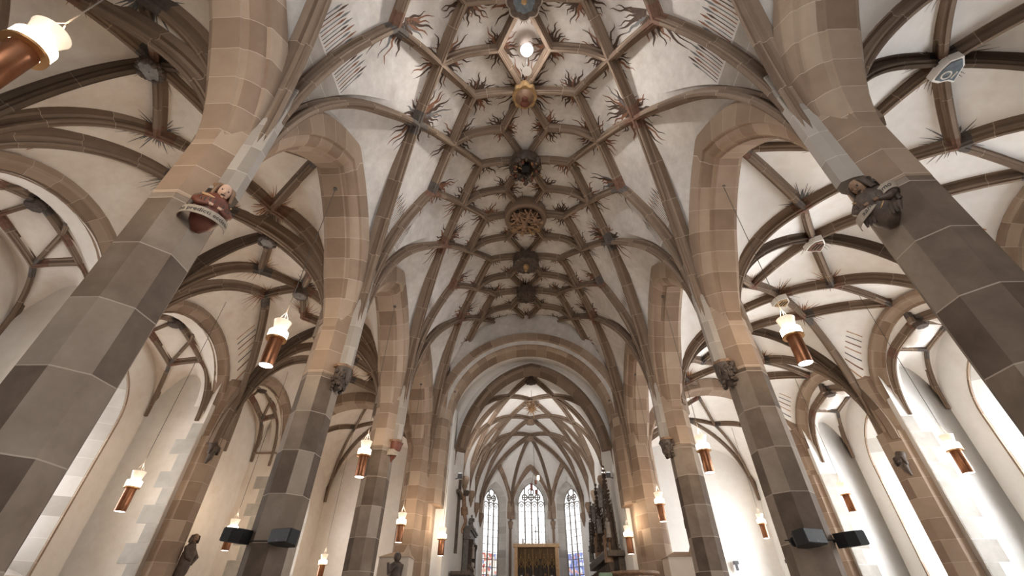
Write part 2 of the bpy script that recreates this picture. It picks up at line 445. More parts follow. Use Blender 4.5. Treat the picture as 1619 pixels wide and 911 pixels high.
# ------------------------------------------------------------------ nave net vault, one ceiling per bay with its ribs
XE = 5.38
def nave_ceiling(r):
    y0, y1 = NODY[r], NODY[r + 1]
    mb = MB()
    xs = [3.577 * (i / 30.0) for i in range(-30, 31)]
    ys = [lerp(y0, y1, j / 24.0) for j in range(25)]
    mb.grid([[(x, y, G_web(x)) for y in ys] for x in xs], 0)
    mid = y0 + 3; wm = (ROWY[r] + ROWY[r + 1]) / 2
    for s in (-1, 1):
        T = [1 - (1 - i / 40.0) ** 1.7 for i in range(41)]
        for near in (0, 1):
            P = []
            for t in T:
                x = 3.577 + t * (XE - 3.577); c = lerp(mid, wm, t)
                a = lerp(NODY[r + near], ROWY[r + near], t); b = c - 3 * t if near == 0 else c + 3 * t
                P.append([(s * x, lerp(a, b, q / 6.0), G_web(x)) for q in range(7)])
            mb.grid(P, 1)
        P = []
        for t in T[1:]:
            x = 3.577 + t * (XE - 3.577); c = lerp(mid, wm, t)
            P.append([(s * x, c + 3 * t * math.sin(q / 20.0 * PI / 2), lun_z(x, c + 3 * t * math.sin(q / 20.0 * PI / 2), r)) for q in range(-20, 21)])
        mb.grid(P, 2)
    # wavy painted flames leaping out of every node into the cells round it
    rnd = random.Random(100 + r)
    for j in range(0, 5):
        for i in range(-4, 5):
            if (abs(i) % 2 == 1) != (j % 2 == 1): continue
            if j == 4 and r < 3: continue
            x, y = nave_node(i, r, j)
            big = {0: 1.25, 1: .80, 2: .86, 3: .95, 4: .95}[abs(i)]
            n = 30 if i else 36
            for k in range(n):
                ang = 2 * PI * (k + rnd.uniform(-.3, .3)) / n
                L = big * rnd.uniform(.55, 1.05)
                mt = 4 if rnd.random() < (.30 if abs(i) < 4 else .38) else 3
                if abs(i) == 4 and rnd.random() < .12: mt = 5
                yy = y + math.sin(ang) * L
                if yy < y0 - .0 or yy > y1: continue
                stroke(mb, nave_web, x, y, ang, 0.12, L, rnd.uniform(.065, .12), mt, wav=rnd.uniform(.028, .058), freq=rnd.uniform(1.4, 2.6), ph=rnd.uniform(0, 6))
            # sooty star where the strokes start
            for k in range(16):
                ang = 2 * PI * k / 16 + rnd.uniform(-.1, .1)
                L = big * rnd.uniform(.36, .62)
                if y + math.sin(ang) * L < y0 or y + math.sin(ang) * L > y1: continue
                stroke(mb, lambda a, b: nave_web(a, b) + .004, x, y, ang, 0.05, L, .17, 7 if k % 2 else 3, wav=0, n=4)
    # torches painted along the top of the bare springers
    for s in (-1, 1):
        xq = 4.25
        lo, hi = 3.577, XE
        for _ in range(40):
            mdl = (lo + hi) / 2
            if G_web(mdl) > CONE_EDGE: lo = mdl
            else: hi = mdl
        xq = lo; t = (xq - 3.577) / (XE - 3.577); c = lerp(mid, wm, t)
        for near in (0, 1):
            a = lerp(NODY[r + near], ROWY[r + near], t); b = c - 3 * t if near == 0 else c + 3 * t
            for q in range(11):
                yb = lerp(a, b, (q + .7) / 11.0)
                mt = (5, 4, 5, 4, 3)[q % 5]
                P = []; h = .42 if q % 2 else .34
                for m in range(6):
                    xx = xq - .02 - h * m / 5
                    P.append([(s * xx, yb + sg * (.011 if m < 4 else .026 if m == 4 else .006), G_web(xx) - .015) for sg in (-1, 1)])
                mb.grid(P, mt)
        for near in (0, 1):
            for q in range(6):
                xx = 4.35 + .13 * q
                t = (xx - 3.577) / (XE - 3.577); c = lerp(mid, wm, t); sg = -1 if near == 0 else 1
                # find where the lunette reaches the stone edge
                u0, u1 = 0.0, 1.0
                if lun_z(xx, c + sg * 3 * t * .98, r) > LUN_EDGE: continue
                for _ in range(30):
                    um = (u0 + u1) / 2
                    if lun_z(xx, c + sg * 3 * t * um, r) > LUN_EDGE: u0 = um
                    else: u1 = um
                P = []
                for m in range(7):
                    u = max(u0 - .02 - .22 * m / 6, 0)
                    yb = c + sg * 3 * t * u
                    P.append([(s * (xx + e * (.010 if m < 5 else .024)), yb, lun_z(xx + e * .022, yb, r) - .015) for e in (-1, 1)])
                mb.grid(P, (4, 5, 3)[q % 3])
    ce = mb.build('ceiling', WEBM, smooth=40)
    struct(ce)
    # ribs
    def rib(path, ups, ends=(0, 0), k=1.0):
        m = MB(); m.sweep(path, ups, rib_profile(k), matf=paint(ends), u0=random.uniform(0, 1.3))
        return m.build('vault_rib', RIBM(), ce, smooth=35)
    def cyl(a, b, ends):
        n = 10; P = []; U = []
        for q in range(n + 1):
            t = q / n; x = lerp(a[0], b[0], t); y = lerp(a[1], b[1], t)
            P.append((x, y, F_soffit(abs(x)))); U.append(soffit_normal(x))
        rib(P, U, ends)
    def to_pier(i, rr, jn, row, ends):
        s = -1 if i < 0 else 1
        a = nave_node(i, rr, jn); P = []; U = []
        for q in range(25):
            t = 1 - (1 - q / 24.0) ** 2.2
            x = lerp(3.577, 5.04, t); y = lerp(a[1], ROWY[row], t)
            P.append((s * x, y, F_soffit(x))); U.append(soffit_normal(s * x))
        rib(P, U, ends)
    js = range(0, 5)
    pe = lambda i, j: 1 if (i * 7 + j * 3 + r) % 3 else 2
    for s in (-1, 1):
        for j in range(5):
            if j % 2 == 0:
                if j < 4 or r == 3:
                    cyl(nave_node(s * 2, r, j), nave_node(0, r, j), (0, 0))
                for dj in (-1, 1):
                    jj = j + dj
                    if 0 <= jj <= 4:
                        cyl(nave_node(0, r, j), nave_node(s * 1, r, jj), (0, 0))
                        cyl(nave_node(s * 2, r, j), nave_node(s * 3, r, jj), (0, 0))
                        cyl(nave_node(s * 4, r, j), nave_node(s * 3, r, jj), (pe(s, j), 0))
            else:
                cyl(nave_node(s * 1, r, j), nave_node(s * 3, r, j), (0, 0))
        to_pier(s * 4, r, 2, r, (pe(s, 2), 0)); to_pier(s * 4, r, 2, r + 1, (pe(s, 3), 0))
        to_pier(s * 4, r, 0, r, (pe(s, 0), 0))
        if r == 3: to_pier(s * 4, r, 4, 4, (pe(s, 1), 0))
    return ce
for r in range(4): nave_ceiling(r)

# ------------------------------------------------------------------ piers and arcade
SIDE = {-1: 'left', 1: 'right'}
def octagon(cx, cy, R, rot=PI / 8):
    return [(cx + R * math.cos(rot + k * PI / 4), cy + R * math.sin(rot + k * PI / 4)) for k in range(8)]
PIER_LABEL = {
    (-1, 0): 'octagonal sandstone pier of the left arcade behind the viewer',
    (1, 0): 'octagonal sandstone pier of the right arcade behind the viewer',
    (-1, 1): 'huge nearest octagonal sandstone pier carrying the red-robed bust',
    (1, 1): 'huge nearest octagonal sandstone pier carrying the dark bust with twisted scroll',
    (-1, 2): 'octagonal sandstone pier with two black speakers, opposite the bare windowed side',
    (1, 2): 'octagonal sandstone pier with two black speakers, on the brightly lit window side',
    (-1, 3): 'farther octagonal pier with small red corbel, before the crucifix side of the choir arch',
    (1, 3): 'farther octagonal pier with black corbel head, before the carved tabernacle side of the choir arch',
}
def pier(s, r):
    t = thing('stone_pier', PIER_LABEL[(s, r)], 'pillar', (s * X_PIER, ROWY[r], 0), 'octagonal nave piers')
    m = MB(); m.prism(octagon(0, 0, R_PIER), 0.55, 6.75); m.build('shaft', M['pier'], t)
    m = MB(); m.prism(octagon(0, 0, R_PIER + .004), 6.75, 10.4); m.build('upper_shaft', M['arch'], t)
    m = MB(); m.prism(octagon(0, 0, R_PIER + .18), 0.0, 0.4); m.prism(octagon(0, 0, R_PIER + .08), 0.4, .55); m.build('base', M['pier'], t)
    # corbelled strip that gathers the nave ribs
    m = MB()
    m.prism([(-s * .30, -.24), (-s * .30, .24), (-s * .60, .17), (-s * .74, .07), (-s * .74, -.07), (-s * .60, -.17)], 7.12, 10.6)
    m.build('rib_springer', M['springer'], t)
    m = MB()
    m.prism([(s * .30, -.3), (s * .30, .3), (s * .55, .2), (s * .55, -.2)], 8.0, 9.6)
    m.build('rib_springer', M['pier'], t)
    return t
for s in (-1, 1):
    for r in range(0, 4): pier(s, r)

ARC_Z, ARC_C, ARC_R = 7.6, 2.57, 5.14
def pointed(cy, c, R, z0, n=16, up=True):
    """pointed arch (y, z) with its outward normals"""
    P = []
    th0 = math.acos(c / R)
    for q in range(n + 1):
        th = lerp(0, th0, q / n)
        P.append((cy - (R * math.cos(th) - c), z0 + R * math.sin(th), -math.cos(th), math.sin(th)))
    Q = [(2 * cy - p[0], p[1], -p[2], p[3]) for p in P[::-1]]
    P[-1] = (cy, P[-1][1], 0, 1.0 / math.sin(th0)); Q = Q[1:]
    return P + Q
ARCH_PROF = [(.58, .95), (.58, .40), (.555, .35), (.49, .33), (.47, .26), (.40, .15), (.30, .075), (.20, .05), (.17, 0), (-.38, 0), (-.42, .035), (-.50, .08), (-.55, .18), (-.58, .30), (-.58, .95)]
BAYN = ['cut by the top edge', 'between the first and second piers', 'between the second and third piers', 'beside the choir arch']
def arcade_arch(s, r):
    cy = (ROWY[r] + ROWY[r + 1]) / 2
    pts = pointed(cy, ARC_C, ARC_R, ARC_Z)
    path = [(s * X_PIER, p[0], p[1]) for p in pts]; ups = [Vector((0, p[2], p[3])) for p in pts]
    m = MB(); o = len(m.v)
    L = 0; n = len(path); k = len(ARCH_PROF)
    for i in range(n):
        kx = min(max((path[i][2] - 7.9) / 2.4, 0), 1); kx = kx * kx * (3 - 2 * kx)
        for a, b in ARCH_PROF:
            aa = lerp(math.copysign(min(abs(a), .19 + .6 * min(b, .38)), a), a, kx); bb = lerp(min(b, .45), b, kx)
            m.v.append((s * (X_PIER - aa), path[i][1] + ups[i].y * bb, path[i][2] + ups[i].z * bb))
    for i in range(n - 1):
        l2 = L + (Vector(path[i + 1]) - Vector(path[i])).length
        for j in range(k - 1):
            m.face((i * k + j, i * k + j + 1, (i + 1) * k + j + 1, (i + 1) * k + j), 0, [(L, j // 3 + .5), (L, j // 3 + .5), (l2, j // 3 + .5), (l2, j // 3 + .5)])
        L = l2
    ob = m.build('arcade_arch', M['arch'], smooth=30)
    tag(ob, 'pointed moulded nave arch on the %s side, %s' % ('bright' if s > 0 else 'dim', BAYN[r]), 'arch', 'arcade arches between the nave piers')
    # masonry above the arch
    w_ = MB()
    top = 13.2
    for xx in (s * 5.22, s * 6.18):
        P = [[], []]
        for p in pts:
            if p[1] < 9.7: continue
            P[0].append((xx, p[0] + p[2] * .8, p[1] + p[3] * .8)); P[1].append((xx, p[0] + p[2] * .8, max(top, p[1] + p[3] * .8)))
        w_.grid(P, 0)
    wo = w_.build('wall_%s' % SIDE[s], M['nave_web']); struct(wo)
for s in (-1, 1):
    for r in range(0, 4): arcade_arch(s, r)

# ------------------------------------------------------------------ aisle star vaults
def tps(pts):
    P = np.array([(p[0], p[1]) for p in pts]); Z = np.array([p[2] for p in pts]); n = len(P)
    d = np.hypot(P[:, None, 0] - P[None, :, 0], P[:, None, 1] - P[None, :, 1])
    K = np.where(d > 1e-9, d * d * np.log(d + 1e-12), 0) + np.eye(n) * 2e-3
    A = np.zeros((n + 3, n + 3)); A[:n, :n] = K; A[:n, n] = 1; A[:n, n + 1:] = P; A[n, :n] = 1; A[n + 1:, :n] = P.T
    w_ = np.linalg.solve(A, np.r_[Z, 0, 0, 0])
    def f(x, y):
        d = np.hypot(P[:, 0] - x, P[:, 1] - y)
        return float(np.dot(w_[:n], np.where(d > 1e-9, d * d * np.log(d + 1e-12), 0)) + w_[n] + w_[n + 1] * x + w_[n + 2] * y)
    def g(X, Y):
        d = np.hypot(P[:, 0][None] - X[:, None], P[:, 1][None] - Y[:, None])
        return np.where(d > 1e-9, d * d * np.log(d + 1e-12), 0) @ w_[:n] + w_[n] + w_[n + 1] * X + w_[n + 2] * Y
    return f, g
def arc_rib(S, Nn, thm=78, n=20):
    """from springing S (vertical start) over to node Nn"""
    S = Vector(S); Nn = Vector(Nn); tm = math.radians(thm); P = []; U = []
    hd = Vector((Nn.x - S.x, Nn.y - S.y, 0)); h = Nn.z - S.z
    for q in range(n + 1):
        th = tm * q / n
        P.append(S + hd * ((1 - math.cos(th)) / (1 - math.cos(tm))) + Vector((0, 0, h * math.sin(th) / math.sin(tm))))
    for q in range(n + 1):
        t = (P[min(q + 1, n)] - P[max(q - 1, 0)]).normalized()
        sd = t.cross(Vector((0, 0, 1)))
        if sd.length < 1e-3: sd = hd.cross(Vector((0, 0, 1)))
        u = sd.normalized().cross(t)
        U.append(u)
    return P, U
def link_rib(A, B, bow=.04, n=8):
    A = Vector(A); B = Vector(B); P = []; L = (B - A).length
    for q in range(n + 1):
        t = q / n; P.append(A.lerp(B, t) + Vector((0, 0, bow * L * 4 * t * (1 - t))))
    return P, [Vector((0, 0, 1))] * (n + 1)
def web_points(P, U, depth, zmin):
    return [tuple(Vector(p) + Vector(u) * depth) for p, u in zip(P, U) if p[2] > zmin]
def thin(pts, d=0.16):
    out = []
    for p in sorted(pts, key=lambda p: -p[2]):
        if all((p[0] - q[0]) ** 2 + (p[1] - q[1]) ** 2 > d * d for q in out): out.append(p)
    return out
AD = 0.30
def aisle_nodes(s, r):
    if s > 0:
        m = 8.15 + 6 * (r - 1)
        return dict(A=(10.0, 5.15 + 6 * (r - 1), 12.05), A2=(10.0, 11.15 + 6 * (r - 1), 12.05), D=(10.1, m, 11.8),
                    B=(8.5, m + 1.05, 11.5), B2=(8.5, m - 1.05, 11.5), C=(11.5, m - 1.05, 11.5), E=(11.5, m + 1.05, 11.5))
    m = 7.85 + 6 * (r - 1)
    return dict(A=(-9.2, 4.77 + 6 * (r - 1), 12.3), A2=(-9.2, 10.77 + 6 * (r - 1), 12.3), D=(-9.3, m, 12.3),
                B=(-8.3, m + 1.4, 12.0), B2=(-8.3, m - 1.4, 12.0), C=(-10.55, m - 1.15, 12.35), K=(-9.62, m + 1.2, 11.75), E=(-11.2, m + .55, 12.4))
def aisle_ceiling(s, r):
    nd = aisle_nodes(s, r); xw = XR if s > 0 else XL
    yc = (ROWY[r] + ROWY[r + 1]) / 2
    V = (s * 6.25, yc, 12.35); W = (xw - s * .1, yc, 10.95 if s > 0 else 11.15)
    sp = lambda row: (s * (X_PIER + .52), ROWY[row], 8.3)
    rs = lambda row: (xw - s * .55, ROWY[row], 6.9)
    arcs, links = [], []
    for row, An in ((r, 'A'), (r + 1, 'A2')):
        arcs += [(sp(row), nd[An]), (rs(row), nd[An])]
    if s > 0:
        arcs += [(sp(r), nd['B2']), (sp(r + 1), nd['B']), (rs(r), nd['C']), (rs(r + 1), nd['E'])]
        links += [('A', 'C'), ('A', 'B2'), ('A2', 'B'), ('A2', 'E'), ('D', 'B'), ('D', 'B2'), ('D', 'C'), ('D', 'E'), ('B', V), ('B2', V), ('C', W), ('E', W)]
    else:
        arcs += [(sp(r), nd['B2']), (sp(r + 1), nd['B']), (sp(r + 1), nd['K']), (rs(r), nd['C']), (rs(r), nd['E']), (rs(r + 1), nd['E'])]
        links += [('A', 'C'), ('A', 'B2'), ('A2', 'B'), ('A2', 'K'), ('D', 'B'), ('D', 'B2'), ('D', 'C'), ('D', 'K'), ('D', 'E'), ('B', V), ('B2', V)]
    pts = []; ribs = []
    for S, Nn in arcs:
        P, U = arc_rib(S, Nn); ribs.append((P, U, 'a')); pts += web_points(P, U, AD, S[2] + 1.2)
    for a, b in links:
        A = nd[a]; B = nd[b] if isinstance(b, str) else b
        P, U = link_rib(A, B); ribs.append((P, U, 'l')); pts += web_points(P, U, AD, 0)
    # the arches along both sides carry the web
    for q in range(-10, 11):
        yy = yc + 2.75 * math.sin(q / 10 * PI / 2)
        dz = math.sqrt(max(2.78 ** 2 - (yy - yc) ** 2, 0.02))
        pts.append((xw, yy, 8.3 + dz + .08))
    for p in pointed(yc, ARC_C, ARC_R, ARC_Z, n=10):
        pts.append((s * 6.25, p[0] + p[2] * .52, p[1] + p[3] * .52))
    pts = thin(pts)
    f, g = tps(pts)
    mb = MB()
    nx, ny = 56, 44
    X = np.linspace(s * 6.23, xw + s * .05, nx)
    def border(row, An, x):
        a = nd[An]; xs_ = [X_PIER + .52, abs(a[0]), abs(xw) - .55]
        return np.interp(abs(x), xs_, [ROWY[row], a[1], ROWY[row]])
    XX = np.repeat(X[:, None], ny, 1)
    YY = np.array([[lerp(border(r, 'A', x), border(r + 1, 'A2', x), j / (ny - 1.0)) for j in range(ny)] for x in X])
    ZZ = g(XX.ravel(), YY.ravel()).reshape(XX.shape)
    mb.grid([[(float(XX[i, j]), float(YY[i, j]), float(ZZ[i, j])) for j in range(ny)] for i in range(nx)], 0)
    rnd = random.Random(500 + r + (50 if s > 0 else 0))
    for key, p in nd.items():
        if key == 'A2' and r < 3: continue
        wavy = False
        big = 1.0 if key in 'ADA2' else .8
        n = 40
        tone = rnd.choice([(3, 6), (6, 4), (5, 5)])
        for k in range(n):
            ang = 2 * PI * (k + rnd.uniform(-.3, .3)) / n; L = big * rnd.uniform(.5, 1.0)
            if not (ROWY[r] < p[1] + math.sin(ang) * L < ROWY[r + 1]): continue
            stroke(mb, f, p[0], p[1], ang, .14, L, rnd.uniform(.024, .04), 3 if key in ('A', 'D') and k % 2 else tone[k % 2], wav=.006, n=5, freq=.5)
        for k in range(14):
            ang = 2 * PI * k / 14; L = big * rnd.uniform(.36, .6)
            if not (ROWY[r] < p[1] + math.sin(ang) * L < ROWY[r + 1]): continue
            stroke(mb, lambda a, b: f(a, b) + .004, p[0], p[1], ang, .05, L, .14, 3 if key in ('A', 'D') else tone[0], wav=0, n=3)
    # little painted torches where the web rests on the wall piers
    for row, sg in ((r, 1), (r + 1, -1)):
        for q in range(7):
            yb = ROWY[row] + sg * (.30 + .16 * q)
            P = []
            for m_ in range(6):
                xx = xw - s * (.28 + .10 * m_); P.append([(xx, yb + e * .015, f(xx, yb + e * .015) - .02) for e in (-1, 1)])
            mb.grid(P, (6, 4, 5)[q % 3])
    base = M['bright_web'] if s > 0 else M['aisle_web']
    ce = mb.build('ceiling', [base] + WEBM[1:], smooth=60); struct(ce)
    for idx, (P, U, kd) in enumerate(ribs):
        m = MB(); e = 1 + (idx + r) % 2
        m.sweep(P, U, rib_profile(1.12), matf=paint((0, e) if kd == 'a' else (e, 3 - e)), u0=random.uniform(0, 1.3))
        m.build('vault_rib', RIBM(), ce, smooth=35)
for s in (-1, 1):
    for r in range(0, 4): aisle_ceiling(s, r)
# ------------------------------------------------------------------ aisle walls: wall piers, chapel arches, chapels with windows
HW = 0.64                                            # half thickness of the wall between two chapels
def round_arch(cy, R, z0, n=20):
    return [(cy - R * math.cos(PI * q / n), z0 + R * math.sin(PI * q / n), -math.cos(PI * q / n), math.sin(PI * q / n)) for q in range(n + 1)]
CH_PROF = [(.70, 0), (.22, 0), (.20, .05), (.12, .07), (.06, .16), (.0, .22), (-.06, .24), (-.12, .30), (-.12, .46), (.0, .48)]
def wall_pier(s, r):
    xw = XR if s > 0 else XL
    t = thing('wall_pier', {(-1, 2): 'brown stone wall pier of the dim aisle hidden behind the nearest pier', (-1, 3): 'brown wall pier of the dim aisle with small carved head and relief figure',
        (1, 2): 'brown stone wall pier hidden behind the nearest pier on the window side', (1, 3): 'brown stone wall pier with a dark carved head, between two tall bright windows'}.get((s, r),
        'brown stone wall pier of the %s aisle, %s' % ('bright' if s > 0 else 'dim', ['behind the viewer', 'outside the picture edge', '', '', 'at the cross arch'][r])), 'pillar', (xw, ROWY[r], 0), 'wall piers along the aisles')
    m = MB(); d = -s
    m.prism([(d * -.1, -.46), (d * -.1, .46), (d * .28, .46), (d * .62, .2), (d * .62, -.2), (d * .28, -.46)], .5, 7.2); m.build('shaft', M['arch'], t)
    m = MB(); m.prism([(d * -.1, -.56), (d * -.1, .56), (d * .34, .56), (d * .74, .24), (d * .74, -.24), (d * .34, -.56)], 0, .5); m.build('base', M['arch'], t)
    m = MB(); m.prism([(d * -.1, -.42), (d * -.1, .42), (d * .28, .36), (d * .55, .18), (d * .55, -.18), (d * .28, -.36)], 7.2, 9.6); m.build('rib_springer', M['arch'], t)
def lancet_pts(c, hw, z_sill, z_spring, k=1.25, n=10):
    """outline (u, z) of a pointed opening, from the sill foot up, over and down"""
    R = hw * 2 * k / 2 * 1.3; R = max(R, hw * 1.02); cc = R - hw
    th0 = math.acos(cc / R)
    L = [(c - hw, z_sill)] + [(c - (R * math.cos(th0 * q / n) - cc), z_spring + R * math.sin(th0 * q / n)) for q in range(n + 1)]
    Rr = [(2 * c - p[0], p[1]) for p in L[::-1]]
    return L + Rr[1:]
def wall_with_lancet(mb, to3, c, hw, z_sill, z_spring, u0, u1, z0, z1, depth, inner, mat=0, rmat=1):
    """wall face with a pointed opening and a splayed reveal; to3(u, z, d) gives the point d metres behind the face"""
    O = lancet_pts(c, hw, z_sill, z_spring)
    n = len(O); h = n // 2
    L = O[:h + 1]; R = O[h:]
    mb.grid([[to3(u0, z, 0) for _, z in L] + [to3(u0, z1, 0)], [to3(u, z, 0) for u, z in L] + [to3(c, z1, 0)]], mat)
    mb.grid([[to3(u1, z, 0) for _, z in R[::-1]] + [to3(u1, z1, 0)], [to3(u, z, 0) for u, z in R[::-1]] + [to3(c, z1, 0)]], mat)
    mb.add([to3(u0, z0, 0), to3(u1, z0, 0), to3(u1, z_sill, 0), to3(c + hw, z_sill, 0), to3(c - hw, z_sill, 0), to3(u0, z_sill, 0)], [(0, 1, 2, 3, 4, 5)], mat)
    I = lancet_pts(c, inner, z_sill + .35, z_spring + .05)
    mb.grid([[to3(u, z, 0) for u, z in O + O[:1]], [to3(u, z, depth) for u, z in I + I[:1]]], rmat,
            uvs=[[(z, 1.5) for u, z in O + O[:1]], [(z, 1.5) for u, z in I + I[:1]]])
    return I
def glazing(to3, I, depth, name, lights, glass_mat, stained=False, ztop=None):
    """leaded window in the opening outline I: panes, mullions, tracery"""
    us = [p[0] for p in I]; zs = [p[1] for p in I]
    u0, u1, zb, zt = min(us), max(us), min(zs), max(zs); c = (u0 + u1) / 2
    m = MB(); m.add([to3(u, z, depth) for u, z in I], [tuple(range(len(I)))], 0)
    win = m.build(name, glass_mat); struct(win)
    h = len(I) // 2
    def top_at(u):
        pts = sorted([(p[0], p[1]) for p in (I[1:h + 1] if u <= c else I[h:-1])])
        return float(np.interp(u, [p[0] for p in pts], [p[1] for p in pts]))
    zsp = I[1][1]
    wl = (u1 - u0) / lights
    for k in range(1, lights):
        u = u0 + wl * k
        m = MB(); m.tube([to3(u, zb, depth - .08), to3(u, top_at(u) - .02, depth - .08)], .075, 6); m.build('mullion', M['tracery'], win)
    m = MB()
    nb = int((zsp - zb) / .55)
    for k in range(1, nb + 1):
        z = zb + .55 * k; m.tube([to3(u0, z, depth - .03), to3(u1, z, depth - .03)], .024, 5)
    for k in range(lights):
        for e in (.5,):
            m.tube([to3(u0 + wl * (k + e), zb, depth - .02), to3(u0 + wl * (k + e), zsp, depth - .02)], .014, 4)
    m.build('glazing_bar', M['lead'], win)
    m = MB()
    for k in range(lights):                              # heads of the lights and rings above
        cu = u0 + wl * (k + .5); z0 = zsp - .25
        A = []
        for q in range(13):
            a = PI * q / 12; A.append(to3(cu - wl / 2 * math.cos(a), z0 + wl * .75 * math.sin(a) ** .8, depth - .06))
        m.tube(A, .06, 5)
        A = [to3(cu + wl * .24 * math.cos(a), z0 + wl * .22 + wl * .2 * math.sin(a), depth - .05) for a in [2 * PI * q / 10 for q in range(11)]]
        m.tube(A, .04, 5)
    for k in range(1, lights):
        cu = u0 + wl * k; rr = wl * .42; zc = zsp + wl * .95
        if top_at(cu) > zc + rr * .6:
            m.tube([to3(cu + rr * math.cos(a), zc + rr * math.sin(a), depth - .06) for a in [2 * PI * q / 16 for q in range(17)]], .06, 5)
            for a0 in range(4):
                a1 = PI / 2 * a0 + PI / 4
                m.tube([to3(cu + rr * .45 * math.cos(a1) + rr * .42 * math.cos(a), zc + rr * .45 * math.sin(a1) + rr * .42 * math.sin(a), depth - .06) for a in [2 * PI * q / 8 for q in range(9)]], .04, 4)
    if lights > 2:
        zc = zsp + wl * 1.75
        if zc + wl * .5 < zt: m.tube([to3(c + wl * .45 * math.cos(a), zc + wl * .45 * math.sin(a), depth - .06) for a in [2 * PI * q / 16 for q in range(17)]], .06, 5)
    m.tube([to3(u, z, depth - .05) for u, z in I] + [to3(*I[0], depth - .05)], .05, 6)
    m.build('tracery', M['tracery'], win)
    return win, (u0, u1, zb, zt)
M['gallery'] = mottled('dark_gallery_wood', (0.05, 0.035, 0.025), (0.10, 0.07, 0.05), 3)  # arbitrary dark tone for unseen walls, keeps bounced light off the piers
M['glass_right'] = simple('daylit_window_glass', (0.9, 0.95, 1.0), 0.3, 0, (0.93, 0.97, 1.0), GLASS_R)
M['glass_left'] = simple('daylit_dim_window_glass', (0.9, 0.95, 1.0), 0.3, 0, (0.97, 0.98, 1.0), GLASS_L)
M['glass_apse'] = simple('lit_apse_glass', (0.9, 0.95, 1.0), 0.3, 0, (0.96, 0.98, 1.0), GLASS_APSE)
M['tracery'] = mottled('tracery_stone', (0.30, 0.285, 0.27), (0.42, 0.40, 0.38), 3)
M['lead'] = simple('lead_bar', (0.10, 0.10, 0.11), .6)
M['jamb'] = ashlar('jamb_stone', (0.38, 0.35, 0.31), (0.50, 0.47, 0.43), (0.62, 0.59, 0.55), (0.66, 0.62, 0.57), 0.6, 0.008)
_win = [0]
def chapel(s, r):
    xw, xb = (XR, XBR) if s > 0 else (XL, XBL)
    y0, y1 = ROWY[r] + HW, ROWY[r + 1] - HW; yc = (y0 + y1) / 2
    # arch into the chapel
    pts = round_arch(yc, 2.36, 8.3)
    pts = [(y0, z, -1, 0) for z in (0, 2, 4, 6, 7.2)] + pts + [(y1, z, 1, 0) for z in (7.2, 6, 4, 2, 0)]
    m = MB(); k = len(CH_PROF); L = 0
    for p in pts[5:-5]:
        for a, b in CH_PROF: m.v.append((xw + s * a, p[0] + p[2] * b, p[1] + p[3] * b))
    q = pts[5:-5]
    for i in range(len(q) - 1):
        l2 = L + math.hypot(q[i + 1][0] - q[i][0], q[i + 1][1] - q[i][1])
        for j in range(k - 1):
            m.face((i * k + j, i * k + j + 1, (i + 1) * k + j + 1, (i + 1) * k + j), 1 if j == 0 else 0, [(L, j // 3 + .5), (L, j // 3 + .5), (l2, j // 3 + .5), (l2, j // 3 + .5)])
        L = l2
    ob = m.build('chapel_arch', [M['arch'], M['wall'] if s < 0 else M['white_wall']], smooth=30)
    tag(ob, 'round stone chapel arch of the %s aisle, %s' % ('bright' if s > 0 else 'dim', ['behind the viewer', 'cut by the picture edge', 'half behind the nearest pier', 'farther along, near the second pier'][r]), 'arch', 'arches into the side chapels')
    # aisle wall above and beside the arch
    wm = MB()
    for yy0, yy1 in ((ROWY[r], y0), (y1, ROWY[r + 1])): wm.add([(xw, yy0, 0), (xw, yy1, 0), (xw, yy1, 8.4), (xw, yy0, 8.4)], [(0, 1, 2, 3)], 0)
    ar = round_arch(yc, 2.6, 8.3)
    wm.grid([[(xw + s * .02, p[0], p[1]) for p in ar], [(xw + s * .02, p[0], 13.2) for p in ar]], 0)
    for yy0, yy1 in ((ROWY[r], yc - 2.6), (yc + 2.6, ROWY[r + 1])): wm.add([(xw + s * .02, yy0, 8.3), (xw + s * .02, yy1, 8.3), (xw + s * .02, yy1, 13.2), (xw + s * .02, yy0, 13.2)], [(0, 1, 2, 3)], 0)
    # side walls of the chapel and quoins at its mouth
    for yy, e in ((y0, 1), (y1, -1)):
        wm.add([(xw, yy, 0), (xb, yy, 0), (xb, yy, 11.6), (xw, yy, 11.6)], [(0, 1, 2, 3)], 0)
        z = 0.2; kq = 0
        rnd = random.Random(r * 9 + (3 if s > 0 else 0))
        while z < 7.2:
            hh = .52 + .12 * rnd.random(); ln = .78 if kq % 2 else .42
            wm.box(min(xw + s * .02, xw + s * ln), max(xw + s * .02, xw + s * ln), yy + (0 if e > 0 else -.012), yy + (.012 if e > 0 else 0), z, z + hh - .012, 1)
            z += hh; kq += 1
    # back wall with its window
    to3 = lambda u, z, d: (xb + s * d, u, z)
    if not (s < 0 and r == 3):
        I = wall_with_lancet(wm, to3, yc, 1.32, 2.6, 7.3, y0, y1, 0, 11.6, .75, .88, 0, 2)
        O = lancet_pts(yc, 1.36, 2.6, 7.3)
        wm.sweep([to3(u, z, -.01) for u, z in O], Vector((-s, 0, 0)), [(-.035, 0), (-.035, .05), (.035, .05), (.035, 0)], 3)
    else:
        I = None
        wm.add([(xb + 1.1, y0, 0), (xb + 1.1, y1, 0), (xb + 1.1, y1, 11.6), (xb + 1.1, y0, 11.6)], [(0, 1, 2, 3)], 0)
        wm.box(xb + 1.1, xw, y1 - .07, y1, 8.28, 8.36, 3)
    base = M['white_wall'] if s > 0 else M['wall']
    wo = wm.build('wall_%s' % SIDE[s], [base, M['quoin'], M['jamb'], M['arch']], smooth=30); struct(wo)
    if I:
        _win[0] += 1
        glazing(to3, I, .75, 'window_%d' % _win[0], 3, M['glass_right'] if s > 0 else M['glass_left'])
